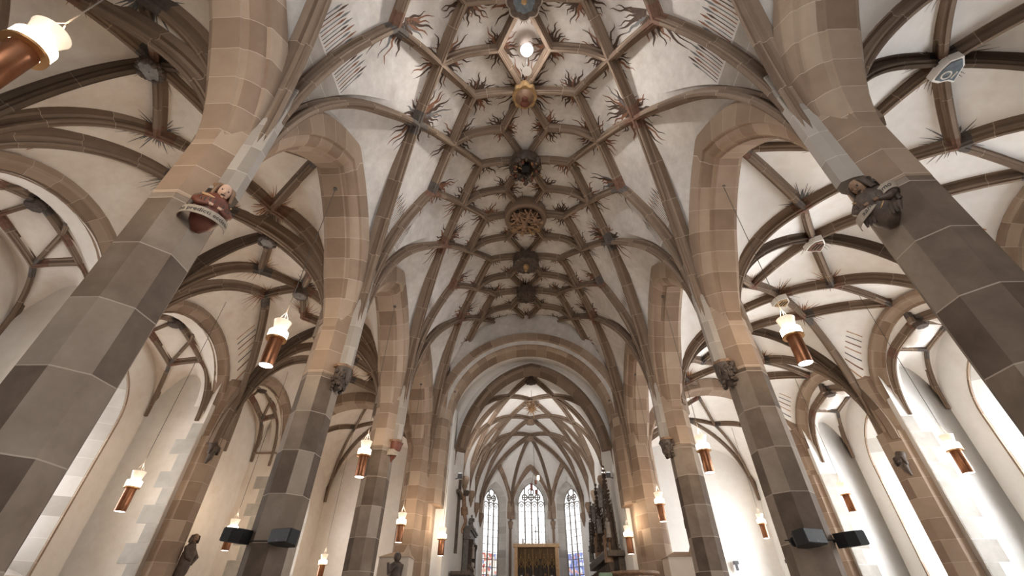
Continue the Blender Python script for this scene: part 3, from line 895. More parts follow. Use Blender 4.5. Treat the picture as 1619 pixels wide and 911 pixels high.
    # small net vault of the chapel
    if s > 0: nd = dict(N=(14.1, yc, 0), n1=(14.1, 1.2, 9.75), n2=(15.15, 1.2, 9.7), B=(14.3, 0, 10.2), R=(15.3, 0, 10.1))
    else: nd = dict(n1=(-13.35, 1.62, 9.85), nb=(-13.5, .85, 10.3), n2=(-14.3, 1.35, 9.55), B=(-13.7, 0, 10.7), R=(-14.55, 0, 10.2))
    if s < 0 and r == 3: xb = xb + 1.1
    kx = .56 if (s < 0 and r == 3) else 1.0
    pt = lambda k, e: (xw + (nd[k][0] - xw) * kx, yc + e * nd[k][1], nd[k][2])
    arcs, links = [], []
    for e in (-1, 1):
        ye = yc + e * 2.26
        arcs += [((xw + s * .35, ye, 7.7), pt('n1', e)), ((xb - s * .12, ye, 7.9), pt('n2', e))]
        if s > 0: links += [(pt('n1', e), pt('n2', e)), (pt('n1', e), pt('B', 1)), (pt('n2', e), pt('R', 1))]
        else: links += [(pt('n1', e), pt('nb', e)), (pt('nb', e), pt('B', 1)), (pt('n1', e), pt('n2', e)), (pt('nb', e), pt('n2', e)), (pt('n2', e), pt('R', 1)), (pt('nb', e), (xw - .55, yc + e * .45, 10.72))]
    links += [(pt('B', 1), pt('R', 1)), (pt('B', 1), (xw + s * .55, yc, 10.75))]
    pts = []; ribs = []
    for S, Nn in arcs:
        P, U = arc_rib(S, Nn, 80, 16); ribs.append((P, U)); pts += web_points(P, U, .16, 8.4)
    for a, b in links:
        P, U = link_rib(a, b, .02); ribs.append((P, U)); pts += web_points(P, U, .16, 0)
    for q in range(-8, 9):
        yy = yc + 2.3 * math.sin(q / 8 * PI / 2)
        pts.append((xw + s * .3, yy, 8.3 + math.sqrt(max(2.42 ** 2 - (yy - yc) ** 2, .03))))
        pts.append((xb, yy, 8.0 + math.sqrt(max(2.36 ** 2 - (yy - yc) ** 2, .03)) * 1.0))
    for q in range(1, 6):
        xx = lerp(xw + s * .3, xb, q / 6); zz = 8.4 + 1.3 * math.sin(PI * q / 6)
        pts.append((xx, y0, zz)); pts.append((xx, y1, zz))
    f, g = tps(thin(pts, .12))
    X = np.linspace(xw + s * .12, xb + s * .02, 22); Y = np.linspace(y0 - .01, y1 + .01, 30)
    XX, YY = np.meshgrid(X, Y, indexing='ij'); ZZ = g(XX.ravel(), YY.ravel()).reshape(XX.shape)
    mb = MB(); mb.grid([[(float(XX[i, j]), float(YY[i, j]), float(ZZ[i, j])) for j in range(30)] for i in range(22)], 0)
    ce = mb.build('ceiling', M['aisle_web'] if s < 0 else M['bright_web'], smooth=60); struct(ce)
    for i, (P, U) in enumerate(ribs):
        m = MB(); m.sweep(P, U, rib_profile(.72), matf=paint((0, 1 + i % 2)), u0=random.uniform(0, 1)); m.build('vault_rib', RIBM(), ce, smooth=35)
    bm_ = MB(); bm_.lathe([(.02, -.1), (.2, -.08), (.24, 0), (.24, .1), (.1, .16)], (0, 0, 0), 8)
    b = bm_.build('roof_boss', M['boss_dark'], loc=(pt('B', 0)[0], yc, nd['B'][2] - .05), smooth=30)
    tag(b, 'small dark octagonal boss in the chapel vault, %s aisle, %s chapel' % ('window side' if s > 0 else 'dim', ['hindmost', 'nearest', 'second', 'third'][r]), 'boss', 'chapel vault bosses')
M['boss_dark'] = mottled('dark_painted_boss', (0.04, 0.032, 0.03), (0.12, 0.085, 0.065), 12)
for s in (-1, 1):
    for r in range(0, 5): wall_pier(s, r)
    for r in range(1, 4): chapel(s, r)
    # chapel hidden behind the viewer: plain closing wall
    m = MB(); xw = XR if s > 0 else XL
    m.add([(xw + s * .1, -8, 0), (xw + s * .1, ROWY[1] - .6, 0), (xw + s * .1, ROWY[1] - .6, 13), (xw + s * .1, -8, 13)], [(0, 1, 2, 3)], 0)
    struct(m.build('wall_%s' % SIDE[s], M['gallery']))
    # far-end bay of the aisle, beyond the cross arch
    yA, yE = ROWY[4], 28.6
    xi = s * 5.6
    m = MB()
    m.add([(xi, yE, 0), (xw, yE, 0), (xw, yE, 13), (xi, yE, 13)], [(0, 1, 2, 3)], 0)
    to3e = lambda u, z, d: (xw + s * d, u, z)
    Ie = wall_with_lancet(m, to3e, 25.6, 1.3, 2.6, 6.2, yA, yE, 0, 13, .6, .9, 0, 1)
    m.add([(xi, yA + 1, 0), (xi, yE, 0), (xi, yE, 13), (xi, yA + 1, 13)], [(0, 1, 2, 3)], 0)
    struct(m.build('wall_back_%s' % SIDE[s], [M['wall'] if s < 0 else M['white_wall'], M['jamb']]))
    _win[0] += 1
    glazing(to3e, Ie, .6, 'window_%d' % _win[0], 3, M['glass_right'] if s > 0 else M['glass_left'])
    cx = (xi + xw) / 2; cy = (yA + yE) / 2
    nA = (cx, yA + .8, 11.6); nM = (cx, cy + .4, 11.3); nP = (cx - 1.5, cy + .2, 10.9); nQ = (cx + 1.5, cy + .2, 10.9)
    corner = [(xi + s * .15, yE - .15, 7.4), (xw - s * .15, yE - .15, 7.4), (xi + s * .5, yA + .4, 8.0), (xw - s * .3, yA + .4, 7.4)]
    lo, hi = (nP, nQ) if s > 0 else (nQ, nP)
    arcs = [(corner[0], lo), (corner[1], hi), (corner[2], lo), (corner[3], hi), (corner[0], nM), (corner[1], nM)]
    links = [(lo, nM), (hi, nM), (lo, nA), (hi, nA), (nM, (cx, yE - .1, 10.4))]
    pts = []; ribs = []
    for S, Nn in arcs:
        P, U = arc_rib(S, Nn, 78, 16); ribs.append((P, U)); pts += web_points(P, U, .2, 8.4)
    for a, b in links:
        P, U = link_rib(a, b); ribs.append((P, U)); pts += web_points(P, U, .2, 0)
    for q in range(-6, 7):
        xx = cx + (abs(xw - xi) / 2 - .1) * math.sin(q / 6 * PI / 2); h = math.sqrt(max(1 - ((xx - cx) / (abs(xw - xi) / 2)) ** 2, .01))
        pts.append((xx, yE, 8.2 + 2.6 * h)); pts.append((xx, yA, 8.4 + 3.6 * h))
    f, g = tps(thin(pts, .15))
    X = np.linspace(xi, xw, 36); Y = np.linspace(yA, yE, 32)
    XX, YY = np.meshgrid(X, Y, indexing='ij'); ZZ = g(XX.ravel(), YY.ravel()).reshape(XX.shape)
    mb = MB(); mb.grid([[(float(XX[i, j]), float(YY[i, j]), float(ZZ[i, j])) for j in range(32)] for i in range(36)], 0)
    ce = mb.build('ceiling', M['aisle_web'] if s < 0 else M['bright_web'], smooth=60); struct(ce)
    for i, (P, U) in enumerate(ribs):
        m = MB(); m.sweep(P, U, rib_profile(.8), matf=paint((0, 1 + i % 2))); m.build('vault_rib', RIBM(), ce, smooth=35)
    # cross arch over the aisle in line with the choir arch
    hwid = (abs(xw) - 6.1) / 2; cxx = s * (6.1 + hwid)
    m = MB(); L = 0; n = 24; pr = [(-.5, .6), (-.5, .1), (-.38, 0), (.38, 0), (.5, .1), (.5, .6)]; k = len(pr)
    for q in range(n + 1):
        th = PI * q / n
        for a, b in pr: m.v.append((cxx - (hwid + b) * math.cos(th), yA + a, 7.9 + (hwid * .97 + b) * math.sin(th)))
    for q in range(n):
        l2 = L + hwid * PI / n
        for j in range(k - 1): m.face((q * k + j, q * k + j + 1, (q + 1) * k + j + 1, (q + 1) * k + j), 0, [(L, j + .5), (L, j + .5), (l2, j + .5), (l2, j + .5)])
        L = l2
    wp = MB(); ang = [PI * q / n for q in range(n + 1)]
    for yy in (yA - .42, yA + .42): wp.grid([[(cxx - (hwid + .45) * math.cos(t_), yy, 7.9 + (hwid * .97 + .45) * math.sin(t_)) for t_ in ang], [(cxx - (hwid + .6) * math.cos(t_), yy, 14.2) for t_ in ang]], 0)
    struct(wp.build('wall_back_%s' % SIDE[s], M['aisle_web'] if s < 0 else M['bright_web']))
    a = m.build('aisle_arch', M['arch'], smooth=30)
    tag(a, 'wide round stone arch crossing the %s aisle beside the choir arch' % ('window side' if s > 0 else 'dim'), 'arch', 'cross arches at the aisle ends')
    m = MB(); m.add([(s * 5.7, -8, 0), (xw, -8, 0), (xw, -8, 14), (s * 5.7, -8, 14)], [(0, 1, 2, 3)], 0); struct(m.build('wall_front_%s' % SIDE[s], M['gallery']))
    m = MB(); m.add([(s * 5.7, -8, 12.9), (xw, -8, 12.9), (xw, ROWY[0], 12.9), (s * 5.7, ROWY[0], 12.9)], [(0, 1, 2, 3)], 0); struct(m.build('ceiling', M['wall']))
# floor
m = MB(); m.add([(-16, -8, 0), (17, -8, 0), (17, 46, 0), (-16, 46, 0)], [(0, 1, 2, 3)], 0); struct(m.build('floor', M['floor']))
# ------------------------------------------------------------------ choir arch and choir
YCH = 22.7
CX = 0.27
CHW = 4.47                                            # half width of the choir
m = MB()
# wall over the arch, with a round opening
ar = round_arch(0.1, 4.6, 10.3, 32)
m.grid([[(p[0], YCH, p[1]) for p in ar], [(p[0], YCH, 17.6) for p in ar]], 0)
struct(m.build('wall_back', M['nave_web']))
# jamb blocks either side, stone faced
for s in (-1, 1):
    m = MB()
    e = 0.1
    m.prism([(e + s * 4.75, YCH - .05), (e + s * 4.45, YCH + .3), (e + s * 4.45, YCH + 1.2), (s * 6.3, YCH + 1.2), (s * 6.3, YCH - .05), (s * 6.15, YCH - .35), (s * 5.85, YCH - .62), (s * 5.35, YCH - .62), (s * 5.05, YCH - .05)], 6.1, 10.35)
    m.prism([(e + s * 5.0, YCH - .05), (e + s * 4.85, YCH + .1), (e + s * 4.85, YCH + 1.2), (s * 6.3, YCH + 1.2), (s * 6.3, YCH - .05), (s * 6.15, YCH - .35), (s * 5.85, YCH - .62), (s * 5.35, YCH - .62), (s * 5.1, YCH - .05)], 0, 6.1)
    m.prism([(s * 4.9, YCH), (s * 6.3, YCH), (s * 6.15, YCH - .35), (s * 5.85, YCH - .62), (s * 5.35, YCH - .62), (s * 5.1, YCH - .1)], 10.3, 13.0)
    p = m.build('choir_pier', M['arch'])
    tag(p, 'broad stone respond carrying the choir arch on the %s side' % ('crucifix' if s < 0 else 'carved tabernacle'), 'pillar', 'choir arch responds')
# the arch itself
m = MB(); pr = [(.02, .95), (-.12, .90), (-.12, .48), (.06, .40), (.30, .0), (1.2, 0), (1.2, .95)]; k = len(pr); L = 0; n = 48
for q in range(n + 1):
    th = PI * q / n
    for a, b in pr: m.v.append((0.1 - (4.42 + b) * math.cos(th), YCH + a, 10.3 + (4.42 + b) * math.sin(th)))
for q in range(n):
    l2 = L + 4.42 * PI / n
    for j in range(k - 1): m.face((q * k + j, q * k + j + 1, (q + 1) * k + j + 1, (q + 1) * k + j), 0, [(L, j + .5), (L, j + .5), (l2, j + .5), (l2, j + .5)])
    L = l2
tag(m.build('choir_arch', M['arch'], smooth=25), 'great round stone arch between the nave and the choir', 'arch')

# pointed choir vault laid on a cylinder
C_SP, C_AP = 8.65, 14.8
_h = C_AP - C_SP; _c = (_h * _h - CHW * CHW) / (2 * CHW); _Rr = CHW + _c
def choir_z(x, grow=0.0):
    W_ = CHW + grow; d = min(abs(x - CX), W_)
    a = math.sqrt(max((_Rr + grow) ** 2 - (d + _c) ** 2, 0))
    e = (_h + grow) * math.sqrt(max(1 - (d / W_) ** 2, 0))
    return C_SP + .5 * a + .5 * e
def choir_n(x):
    e = .02; d = abs(x - CX); s_ = 1 if x > CX else -1
    d0, d1 = max(d - e, 0), min(d + e, CHW)
    t_ = Vector((d1 - d0, 0, choir_z(CX + d1) - choir_z(CX + d0))).normalized()
    return Vector((-t_.z * s_, 0, t_.x))
CY0, CY1 = 25.2, 40.9
CONS = [25.4, 29.2, 33.0, 36.8, 40.7]
BOSS = [27.3, 31.1, 34.9]
KEY = (CX, 38.9, 14.65)
xs = [CX + (CHW + .3) * math.sin(PI / 2 * i / 24.0) for i in range(-24, 25)]
m = MB(); ys = np.linspace(CY0, 38.9, 30)
m.grid([[(x, float(y), choir_z(x, .32)) for y in ys] for x in xs], 0)
choir_ceiling = m.build('ceiling', M["bright_web"], smooth=50); struct(choir_ceiling)
def choir_rib(P, U, k=.95, ends=(0, 0)):
    m = MB(); m.sweep(P, U, rib_profile(k), matf=paint(ends), u0=random.uniform(0, 1)); return m.build('vault_rib', RIBM(), choir_ceiling, smooth=35)
def choir_line(x0, y0, x1, y1, n=26, ends=(0, 0)):
    P, U = [], []
    for q in range(n + 1):
        t = q / n
        if abs(x0 - CX) > 4: t = 1 - (1 - q / n) ** 1.0; t = (q / n) ** 1.6
        x = lerp(x0, x1, t); P.append((x, lerp(y0, y1, t), choir_z(x))); U.append(choir_n(x))
    choir_rib(P, U, ends=ends)
YF = 25.4
def clip_line(x0, y0, x1, y1):
    if y0 < YF:
        t = (YF - y0) / (y1 - y0); x0, y0 = lerp(x0, x1, t), YF
    choir_line(x0, y0, x1, y1)
for s in (-1, 1):
    for yb in BOSS + [38.9]:
        for dy in (-5.7, 5.7):
            if yb + dy > 41: continue
            clip_line(CX + s * CHW, yb + dy, CX, yb)
    for yc_ in (29.2, 33.0, 36.8): choir_line(CX + s * CHW, yc_, CX + s * CHW / 3, yc_)
    choir_line(CX + s * CHW, 40.7, CX, 34.9)
# front strip of the choir vault, round like the choir arch, and the wall over the cross arch
m = MB(); th = [PI * q / 40 for q in range(41)]
m.grid([[(0.1 - 4.8 * math.cos(a), y, 10.3 + 4.8 * math.sin(a)) for a in th] for y in (YCH + .9, 25.25)], 0)
struct(m.build('ceiling', M['bright_web'], smooth=50))
m = MB(); xs2 = [CX + CHW * math.sin(PI / 2 * q / 24.0) for q in range(-24, 25)]
m.grid([[(x, 25.25, choir_z(x, .1)) for x in xs2], [(x * 1.12, 25.25, 10.3 + math.sqrt(max(5.0 ** 2 - (x - .1) ** 2, 0)) + .3) for x in xs2]], 0)
struct(m.build('wall_back', M['white_wall']))
# heavy pointed arch just behind the choir arch
P = []; U = []
for q in range(-26, 27):
    x = CX + (CHW - .05) * math.sin(PI / 2 * q / 26.0); P.append((x, 25.0, choir_z(x) - .12)); U.append(choir_n(x))
m = MB(); m.sweep(P, U, [(-.3, 0), (-.38, .1), (-.46, .3), (-.46, .5), (.46, .5), (.46, .3), (.38, .1), (.3, 0)], sides=Vector((0, 1, 0)))
tag(m.build('choir_cross_arch', M['rib'], smooth=30), 'dark pointed cross arch just inside the choir vault', 'arch')
# apse
AP = [(CX - CHW, 40.9), (CX - 1.9, 43.3), (CX + 1.9, 43.3), (CX + CHW, 40.9)]
def pane_mat(name, hue):
    mt, nt, b = new_mat(name)
    g = N(nt, 'ShaderNodeNewGeometry'); sp = N(nt, 'ShaderNodeSeparateXYZ'); nt.links.new(g.outputs['Position'], sp.inputs[0])
    vo = N(nt, 'ShaderNodeTexVoronoi'); vo.inputs['Scale'].default_value = 4.5; nt.links.new(g.outputs['Position'], vo.inputs['Vector'])
    s1 = N(nt, 'ShaderNodeSeparateColor'); nt.links.new(vo.outputs['Color'], s1.inputs[0])
    r = ramp(nt, hue); r.color_ramp.interpolation = 'CONSTANT'; nt.links.new(s1.outputs[0], r.inputs['Fac'])
    lt = N(nt, 'ShaderNodeMath', operation='LESS_THAN'); lt.inputs[1].default_value = 6.3; nt.links.new(sp.outputs['Z'], lt.inputs[0])
    mx = N(nt, 'ShaderNodeMix', data_type='RGBA'); nt.links.new(lt.outputs[0], mx.inputs['Factor'])
    mx.inputs['A'].default_value = (0.96, 0.98, 1, 1)
    st = N(nt, 'ShaderNodeMath', operation='MULTIPLY_ADD'); nt.links.new(lt.outputs[0], st.inputs[0]); st.inputs[1].default_value = .62 - GLASS_APSE; st.inputs[2].default_value = GLASS_APSE
    nt.links.new(r.outputs['Color'], mx.inputs['B'])
    nt.links.new(mx.outputs['Result'], b.inputs['Emission Color']); nt.links.new(mx.outputs['Result'], b.inputs['Base Color'])
    nt.links.new(st.outputs[0], b.inputs['Emission Strength'])
    return mt
M['stained_red'] = pane_mat('stained_glass_warm', [(0, (.9, .88, .85)), (.25, (.75, .35, .28)), (.45, (.8, .78, .75)), (.6, (.35, .42, .65)), (.75, (.9, .82, .72)), (.9, (.6, .2, .18))])
M['stained_blue'] = pane_mat('stained_glass_blue', [(0, (.3, .36, .72)), (.3, (.78, .78, .85)), (.5, (.25, .3, .6)), (.7, (.7, .4, .38)), (.85, (.6, .68, .85))])
AW = [M['white_wall'], M['jamb'], M['jamb'], M['arch']]
for i in range(3):
    a, b = Vector((*AP[i], 0)), Vector((*AP[i + 1], 0)); L = (b - a).length; t = (b - a) / L; nrm = Vector((-t.y, t.x, 0))
    if nrm.y < 0: nrm = -nrm
    to3 = lambda u, z, d, a=a, t=t, nrm=nrm: tuple(a + t * u + nrm * d + Vector((0, 0, z)))
    hw = 1.5 if i == 1 else 1.25; inn = 1.2 if i == 1 else .85
    wm = MB()
    I = wall_with_lancet(wm, to3, L / 2, hw, 2.2, 10.3 if i == 1 else 10.0, 0, L, 0, 13.3, .7, inn, 0, 1)
    wo = wm.build('wall_back' if i == 1 else 'wall_back_%s' % ('left' if i == 0 else 'right'), AW, smooth=30); struct(wo)
    _win[0] += 1
    glazing(to3, I, .7, 'window_%d' % _win[0], 4 if i == 1 else 3, [M['stained_red'], M['glass_apse'], M['stained_blue']][i])
# apse vault
key = Vector(KEY); arcs = []; pts = []; ribs = []
for (x, y) in AP:
    S = (lerp(x, CX, .03), lerp(y, 39, .03), C_SP); P, U = arc_rib(S, key, 70, 22); ribs.append((P, U)); pts += web_points(P, U, .3, C_SP + 1.2)
for i in range(3):
    a, b = Vector((*AP[i], 0)), Vector((*AP[i + 1], 0)); mid = (a + b) / 2
    P, U = [], []
    Lh = (b - a).length / 2; hh = 4.3; c_ = (hh * hh - Lh * Lh) / (2 * Lh); R_ = Lh + c_
    inw = (Vector((CX, 39, 0)) - mid).normalized()
    for q in range(-14, 15):
        u = q / 14.0; z = C_SP + .3 + math.sqrt(max(R_ ** 2 - (abs(u) * Lh + c_) ** 2, 0))
        p = mid + (b - a) / 2 * u + inw * .12; P.append((p.x, p.y, z)); U.append(Vector((0, 0, 1)))
        pts.append((p.x - inw.x * .12, p.y - inw.y * .12, z + .25))
    for q in range(len(P)):
        tt = (Vector(P[min(q + 1, 28)]) - Vector(P[max(q - 1, 0)])).normalized(); U[q] = (-inw).cross(tt); U[q] = U[q] if U[q].z > 0 or q in (0, 28) else -U[q]
    m = MB(); m.sweep(P, U, [(-.16, 0), (-.16, .4), (.16, .4), (.16, 0), (.1, -.08), (-.1, -.08)], sides=inw); m.build('wall_rib', M['arch'], choir_ceiling, smooth=30)
    pk = (mid.x + inw.x * .1, mid.y + inw.y * .1, C_SP + .35 + hh)
    P, U = link_rib(pk, key); pts += web_points(P, U, .3, 0)
for q in range(-12, 13):
    x = CX + CHW * q / 12.0; pts.append((x, 38.9, choir_z(x, .32))); pts.append((x, 38.3, choir_z(x, .32)))
f, g = tps(thin(pts, .14))
m = MB(); rows = []
poly = [(CX - CHW - .1, 38.9)] + [(lerp(AP[i][0], AP[i + 1][0], j / 10.0), lerp(AP[i][1], AP[i + 1][1], j / 10.0)) for i in range(3) for j in range(11)] + [(CX + CHW + .1, 38.9)]
for px_, py_ in poly: rows.append([(lerp(CX, px_, q / 22.0), lerp(38.9, py_, q / 22.0), f(lerp(CX, px_, q / 22.0), lerp(38.9, py_, q / 22.0))) for q in range(23)])
m.grid(rows, 0)
ac = m.build('ceiling', M['bright_web'], smooth=60); struct(ac)
for P, U in ribs: choir_rib(P, U, .9)
# choir side walls, wall shafts and consoles
for s in (-1, 1):
    m = MB(); x = CX + s * (CHW + .02)
    m.add([(x, YCH + 1.15, 0), (x, 40.95, 0), (x, 40.95, 11.5), (x, YCH + 1.15, 11.5)], [(0, 1, 2, 3)], 0)
    m.add([(x, YCH + 1.15, 0), (s * 5.6, YCH + 1.15, 0), (s * 5.6, YCH + 1.15, 11.5), (x, YCH + 1.15, 11.5)], [(0, 1, 2, 3)], 0)
    struct(m.build('wall_%s' % SIDE[s], M['white_wall']))
    for i, yc_ in enumerate(CONS[1:]):
        m = MB(); m.lathe([(.02, -.75), (.07, -.6), (.1, -.45), (.17, -.3), (.15, -.24), (.22, -.1), (.26, 0.1), (.2, .3)], (0, 0, 0), 8)
        c = m.build('rib_console', M['arch'], loc=(CX + s * (CHW - .14), yc_, C_SP + .05), smooth=30)
        tag(c, 'carved stone console under the choir ribs, %s from the choir arch on the %s wall' % (['first', 'second', 'third', 'last'][i], 'crucifix' if s < 0 else 'tabernacle'), 'console', 'choir rib consoles')
for i, (x, y) in enumerate(AP[1:3]):
    t = thing('wall_shaft', 'slender wall shaft with capital %s of the middle apse window' % ('left' if i == 0 else 'right'), 'column', (x, y - .1, 0), 'apse wall shafts')
    m = MB(); m.lathe([(.1, 1.5), (.1, C_SP - .45)], (0, 0, 0), 10); m.build('shaft', M['arch'], t, smooth=40)
    m = MB(); m.lathe([(.1, C_SP - .47), (.2, C_SP - .4), (.14, C_SP - .3), (.24, C_SP - .05), (.26, C_SP + .1), (.1, C_SP + .2)], (0, 0, 0), 10); m.build('capital', M['arch'], t, smooth=30)
# bosses of the choir
for i, yb in enumerate(BOSS + [KEY[1]]):
    m = MB(); m.lathe([(.03, -.28), (.22, -.24), (.3, -.14), (.36, -.02), (.36, .1), (.2, .2)], (0, 0, 0), 12)
    for q in range(8):
        a = 2 * PI * q / 8; m.ball((.33 * math.cos(a), .33 * math.sin(a), -.1), .1, 6)
    b = m.build('roof_boss', M['boss_dark'] if i < 1 else M['arch'], loc=(CX, yb, 14.72), smooth=40)
    tag(b, ['round boss of the choir vault behind the golden star', 'round stone boss of the choir vault, second from the choir arch', 'round stone boss of the choir vault, third from the choir arch', 'round stone keystone of the apse vault'][i], 'boss', 'choir vault bosses')

# pair of added lamps, put behind the arches to brighten the choir vault
for s in (-1, 1):
    t = thing('wall_floodlight', 'floodlight fixed to the choir wall behind the cross arch on the %s side' % ('crucifix' if s < 0 else 'tabernacle'), 'lamp', (CX + s * 4.2, 25.85, 8.2), 'choir floodlights')
    m = MB(); m.box(-.12, .12, -.1, .1, -.14, .1); m.tube([(0, 0, -.1), (s * .25, -.05, -.2)], .03, 6); m.build('housing', M['lead'], t)
    m = MB(); m.box(-.1, .1, -.08, .08, .1, .12); m.build('lens', M['glass_apse'], t)
    d = bpy.data.lights.new('choir_floodlight', 'SPOT'); d.energy = 1500; d.color = (1, .96, .92); d.shadow_soft_size = .15; d.spot_size = math.radians(78); d.spot_blend = .6
    o = bpy.data.objects.new('choir_floodlight', d); COL.objects.link(o); o.location = (CX + s * 3.98, 25.95, 8.4); o['kind'] = 'helper'
    o.rotation_euler = (Vector((CX - s * 1.5, 35, 13.0)) - o.location).to_track_quat('-Z', 'Y').to_euler()
# ------------------------------------------------------------------ bosses of the nave vault
def mk_mats():
    M['gold'] = mottled('old_gilding', (0.50, 0.31, 0.16), (0.72, 0.48, 0.29), 8, .5, .25)
    M['gold_dull'] = mottled('dull_gilding', (0.26, 0.16, 0.07), (0.48, 0.31, 0.15), 9, .55, .35)
    M['dark_wood'] = mottled('dark_carved_wood', (0.035, 0.025, 0.02), (0.11, 0.075, 0.055), 7, .6)
    M['brown_wood'] = mottled('brown_carved_wood', (0.15, 0.085, 0.05), (0.30, 0.18, 0.11), 6, .55)
    M['red_paint'] = mottled('red_robe_paint', (0.095, 0.026, 0.015), (0.17, 0.050, 0.029), 5, .6)
    M['skin_paint'] = mottled('painted_flesh', (0.50, 0.31, 0.22), (0.62, 0.42, 0.32), 6, .6)
    M['banner'] = mottled('banner_paint', (0.26, 0.215, 0.17), (0.40, 0.335, 0.275), 6, .7)
    M['ink'] = simple('black_lettering', (0.02, 0.016, 0.014), .7)
    M['black'] = simple('black_plastic', (0.006, 0.006, 0.007), .75)
    M['grille'] = mottled('speaker_grille', (0.016, 0.016, 0.018), (0.035, 0.035, 0.038), 60, .55)
    M['copper'] = mottled('brushed_copper', (0.24, 0.095, 0.045), (0.36, 0.16, 0.08), 5, .34, .75)
    M['bronze_rim'] = simple('gilt_bronze_ring', (0.66, 0.38, 0.17), .3, .8)
    M['lamp_glass'] = simple('lit_lamp_glass', (1, .9, .75), .3, 0, (1.0, 0.84, 0.62), 5.0)
    M['lamp_disc'] = simple('lit_lamp_disc', (1, .95, .88), .3, 0, (1.0, 0.92, 0.80), 5.0)
    M['frosted'] = simple('frosted_lamp_cup', (0.95, 0.86, 0.75), .25, 0, (1.0, 0.80, 0.58), .22)
    M['cord'] = simple('lamp_cord', (0.10, 0.085, 0.075), .5)
    M['steel'] = simple('dark_steel', (0.10, 0.10, 0.11), .4, .6)
    M['shield_blue'] = mottled('slate_blue_paint', (0.09, 0.11, 0.13), (0.17, 0.20, 0.22), 8)
    M['shield_white'] = simple('white_shield_rim', (0.78, 0.75, 0.71), .6)
    M['marble'] = mottled('pale_figure_stone', (0.52, 0.47, 0.43), (0.74, 0.70, 0.66), 5, .6)
    M['grey_stone'] = mottled('grey_monument_stone', (0.12, 0.11, 0.105), (0.26, 0.24, 0.225), 6, .6)
    M['block'] = ashlar('gable_block_stone', (0.42, 0.35, 0.28), (0.50, 0.42, 0.345), (0.58, 0.50, 0.42), (0.62, 0.55, 0.48), 0.7, .008)
    M['green'] = mottled('pale_green_cloth', (0.20, 0.30, 0.20), (0.28, 0.38, 0.27), 6)
mk_mats()
def quat_prism(mb, outline, z0, z1, mat=0, scale_top=1.0):
    n = len(outline); v = [(x, y, z0) for x, y in outline] + [(x * scale_top, y * scale_top, z1) for x, y in outline]
    mb.add(v, [tuple(range(n))[::-1], tuple(range(n, 2 * n))] + [(i, (i + 1) % n, n + (i + 1) % n, n + i) for i in range(n)], mat)
def lobed(R, k, amp, n=64, ph=0):
    return [(R * (1 + amp * abs(math.cos(k * a / 2 + ph))) * math.cos(a), R * (1 + amp * abs(math.cos(k * a / 2 + ph))) * math.sin(a)) for a in [2 * PI * i / n for i in range(n)]]
BZ = 16.62
# shield with scalloped border, topmost in the picture
t = thing('roof_boss', 'dark scalloped shield boss with pale rim at the top edge of the nave vault', 'boss', (0, NODY[1] - .05, BZ), 'nave vault bosses')
m = MB(); quat_prism(m, lobed(.50, 8, .16), -.10, .25); m.build('rim', M['banner'], t)
m = MB(); quat_prism(m, lobed(.455, 8, .16), -.13, .1); m.build('shield', M['dark_wood'], t)
m = MB(); quat_prism(m, lobed(.30, 8, .12), -.15, 0, 0); m.build('inner_field', M['shield_blue'], t)
m = MB(); m.lathe([(.02, -.2), (.08, -.18), (.11, -.1)], (0, 0, 0), 12); m.build('stud', M['gold_dull'], t, smooth=40)
# round painted bust boss
t = thing('roof_boss', 'round orange-brown painted boss between the bright spotlight and the wreath', 'boss', (0, NODY[1] + 3.0, BZ), 'nave vault bosses')
m = MB(); quat_prism(m, lobed(.40, 8, .12), -.14, .25); m.build('rim', M['gold_dull'], t, smooth=30)
m = MB(); m.lathe([(.34, -.15), (.30, -.2), (.12, -.3), (.02, -.32)], (0, 0, 0), 16, cap=False); m.build('disc', M['brown_wood'], t, smooth=40)
m = MB(); m.ball((0, -.05, -.32), .11, 10, sq=(1, 1, .7)); m.ball((0, .14, -.30), .16, 10, sq=(1.1, .9, .6)); m.build('bust', M['red_paint'], t, smooth=50)
# wreath of leaves and small figures
t = thing('roof_boss', 'large dark carved wreath boss with touches of gold and a square centre', 'boss', (0, NODY[1] + 6.0, BZ), 'nave vault bosses')
rnd = random.Random(4)
m = MB()
for q in range(64):
    a = rnd.uniform(0, 2 * PI); R = rnd.uniform(.38, .66); m.ball((R * math.cos(a), R * math.sin(a), rnd.uniform(-.42, -.08)), rnd.uniform(.07, .13), 6)
m.lathe([(.34, .1), (.36, -.2), (.55, -.3), (.68, -.15), (.66, .15)], (0, 0, 0), 24, cap=False)
m.build('wreath', M['dark_wood'], t, smooth=50)
m = MB()
for q in range(26):
    a = rnd.uniform(0, 2 * PI); R = rnd.uniform(.3, .68); c = Vector((R * math.cos(a), R * math.sin(a), rnd.uniform(-.5, -.3)))
    m.tube([c, c + Vector((rnd.uniform(-.12, .12), rnd.uniform(-.12, .12), rnd.uniform(-.05, .05)))], [.03, .015], 5)
m.build('gilt_leaves', M['gold_dull'], t, smooth=50)
m = MB()
for q in range(7):
    a = 2 * PI * q / 7; m.ball((.45 * math.cos(a), .45 * math.sin(a), -.43), .07, 8, sq=(1, 1, 1.3))
m.build('small_heads', M['red_paint'], t, smooth=50)
m = MB(); m.box(-.16, .16, -.2, .12, -.33, -.1); m.build('square_centre', M['black'], t)
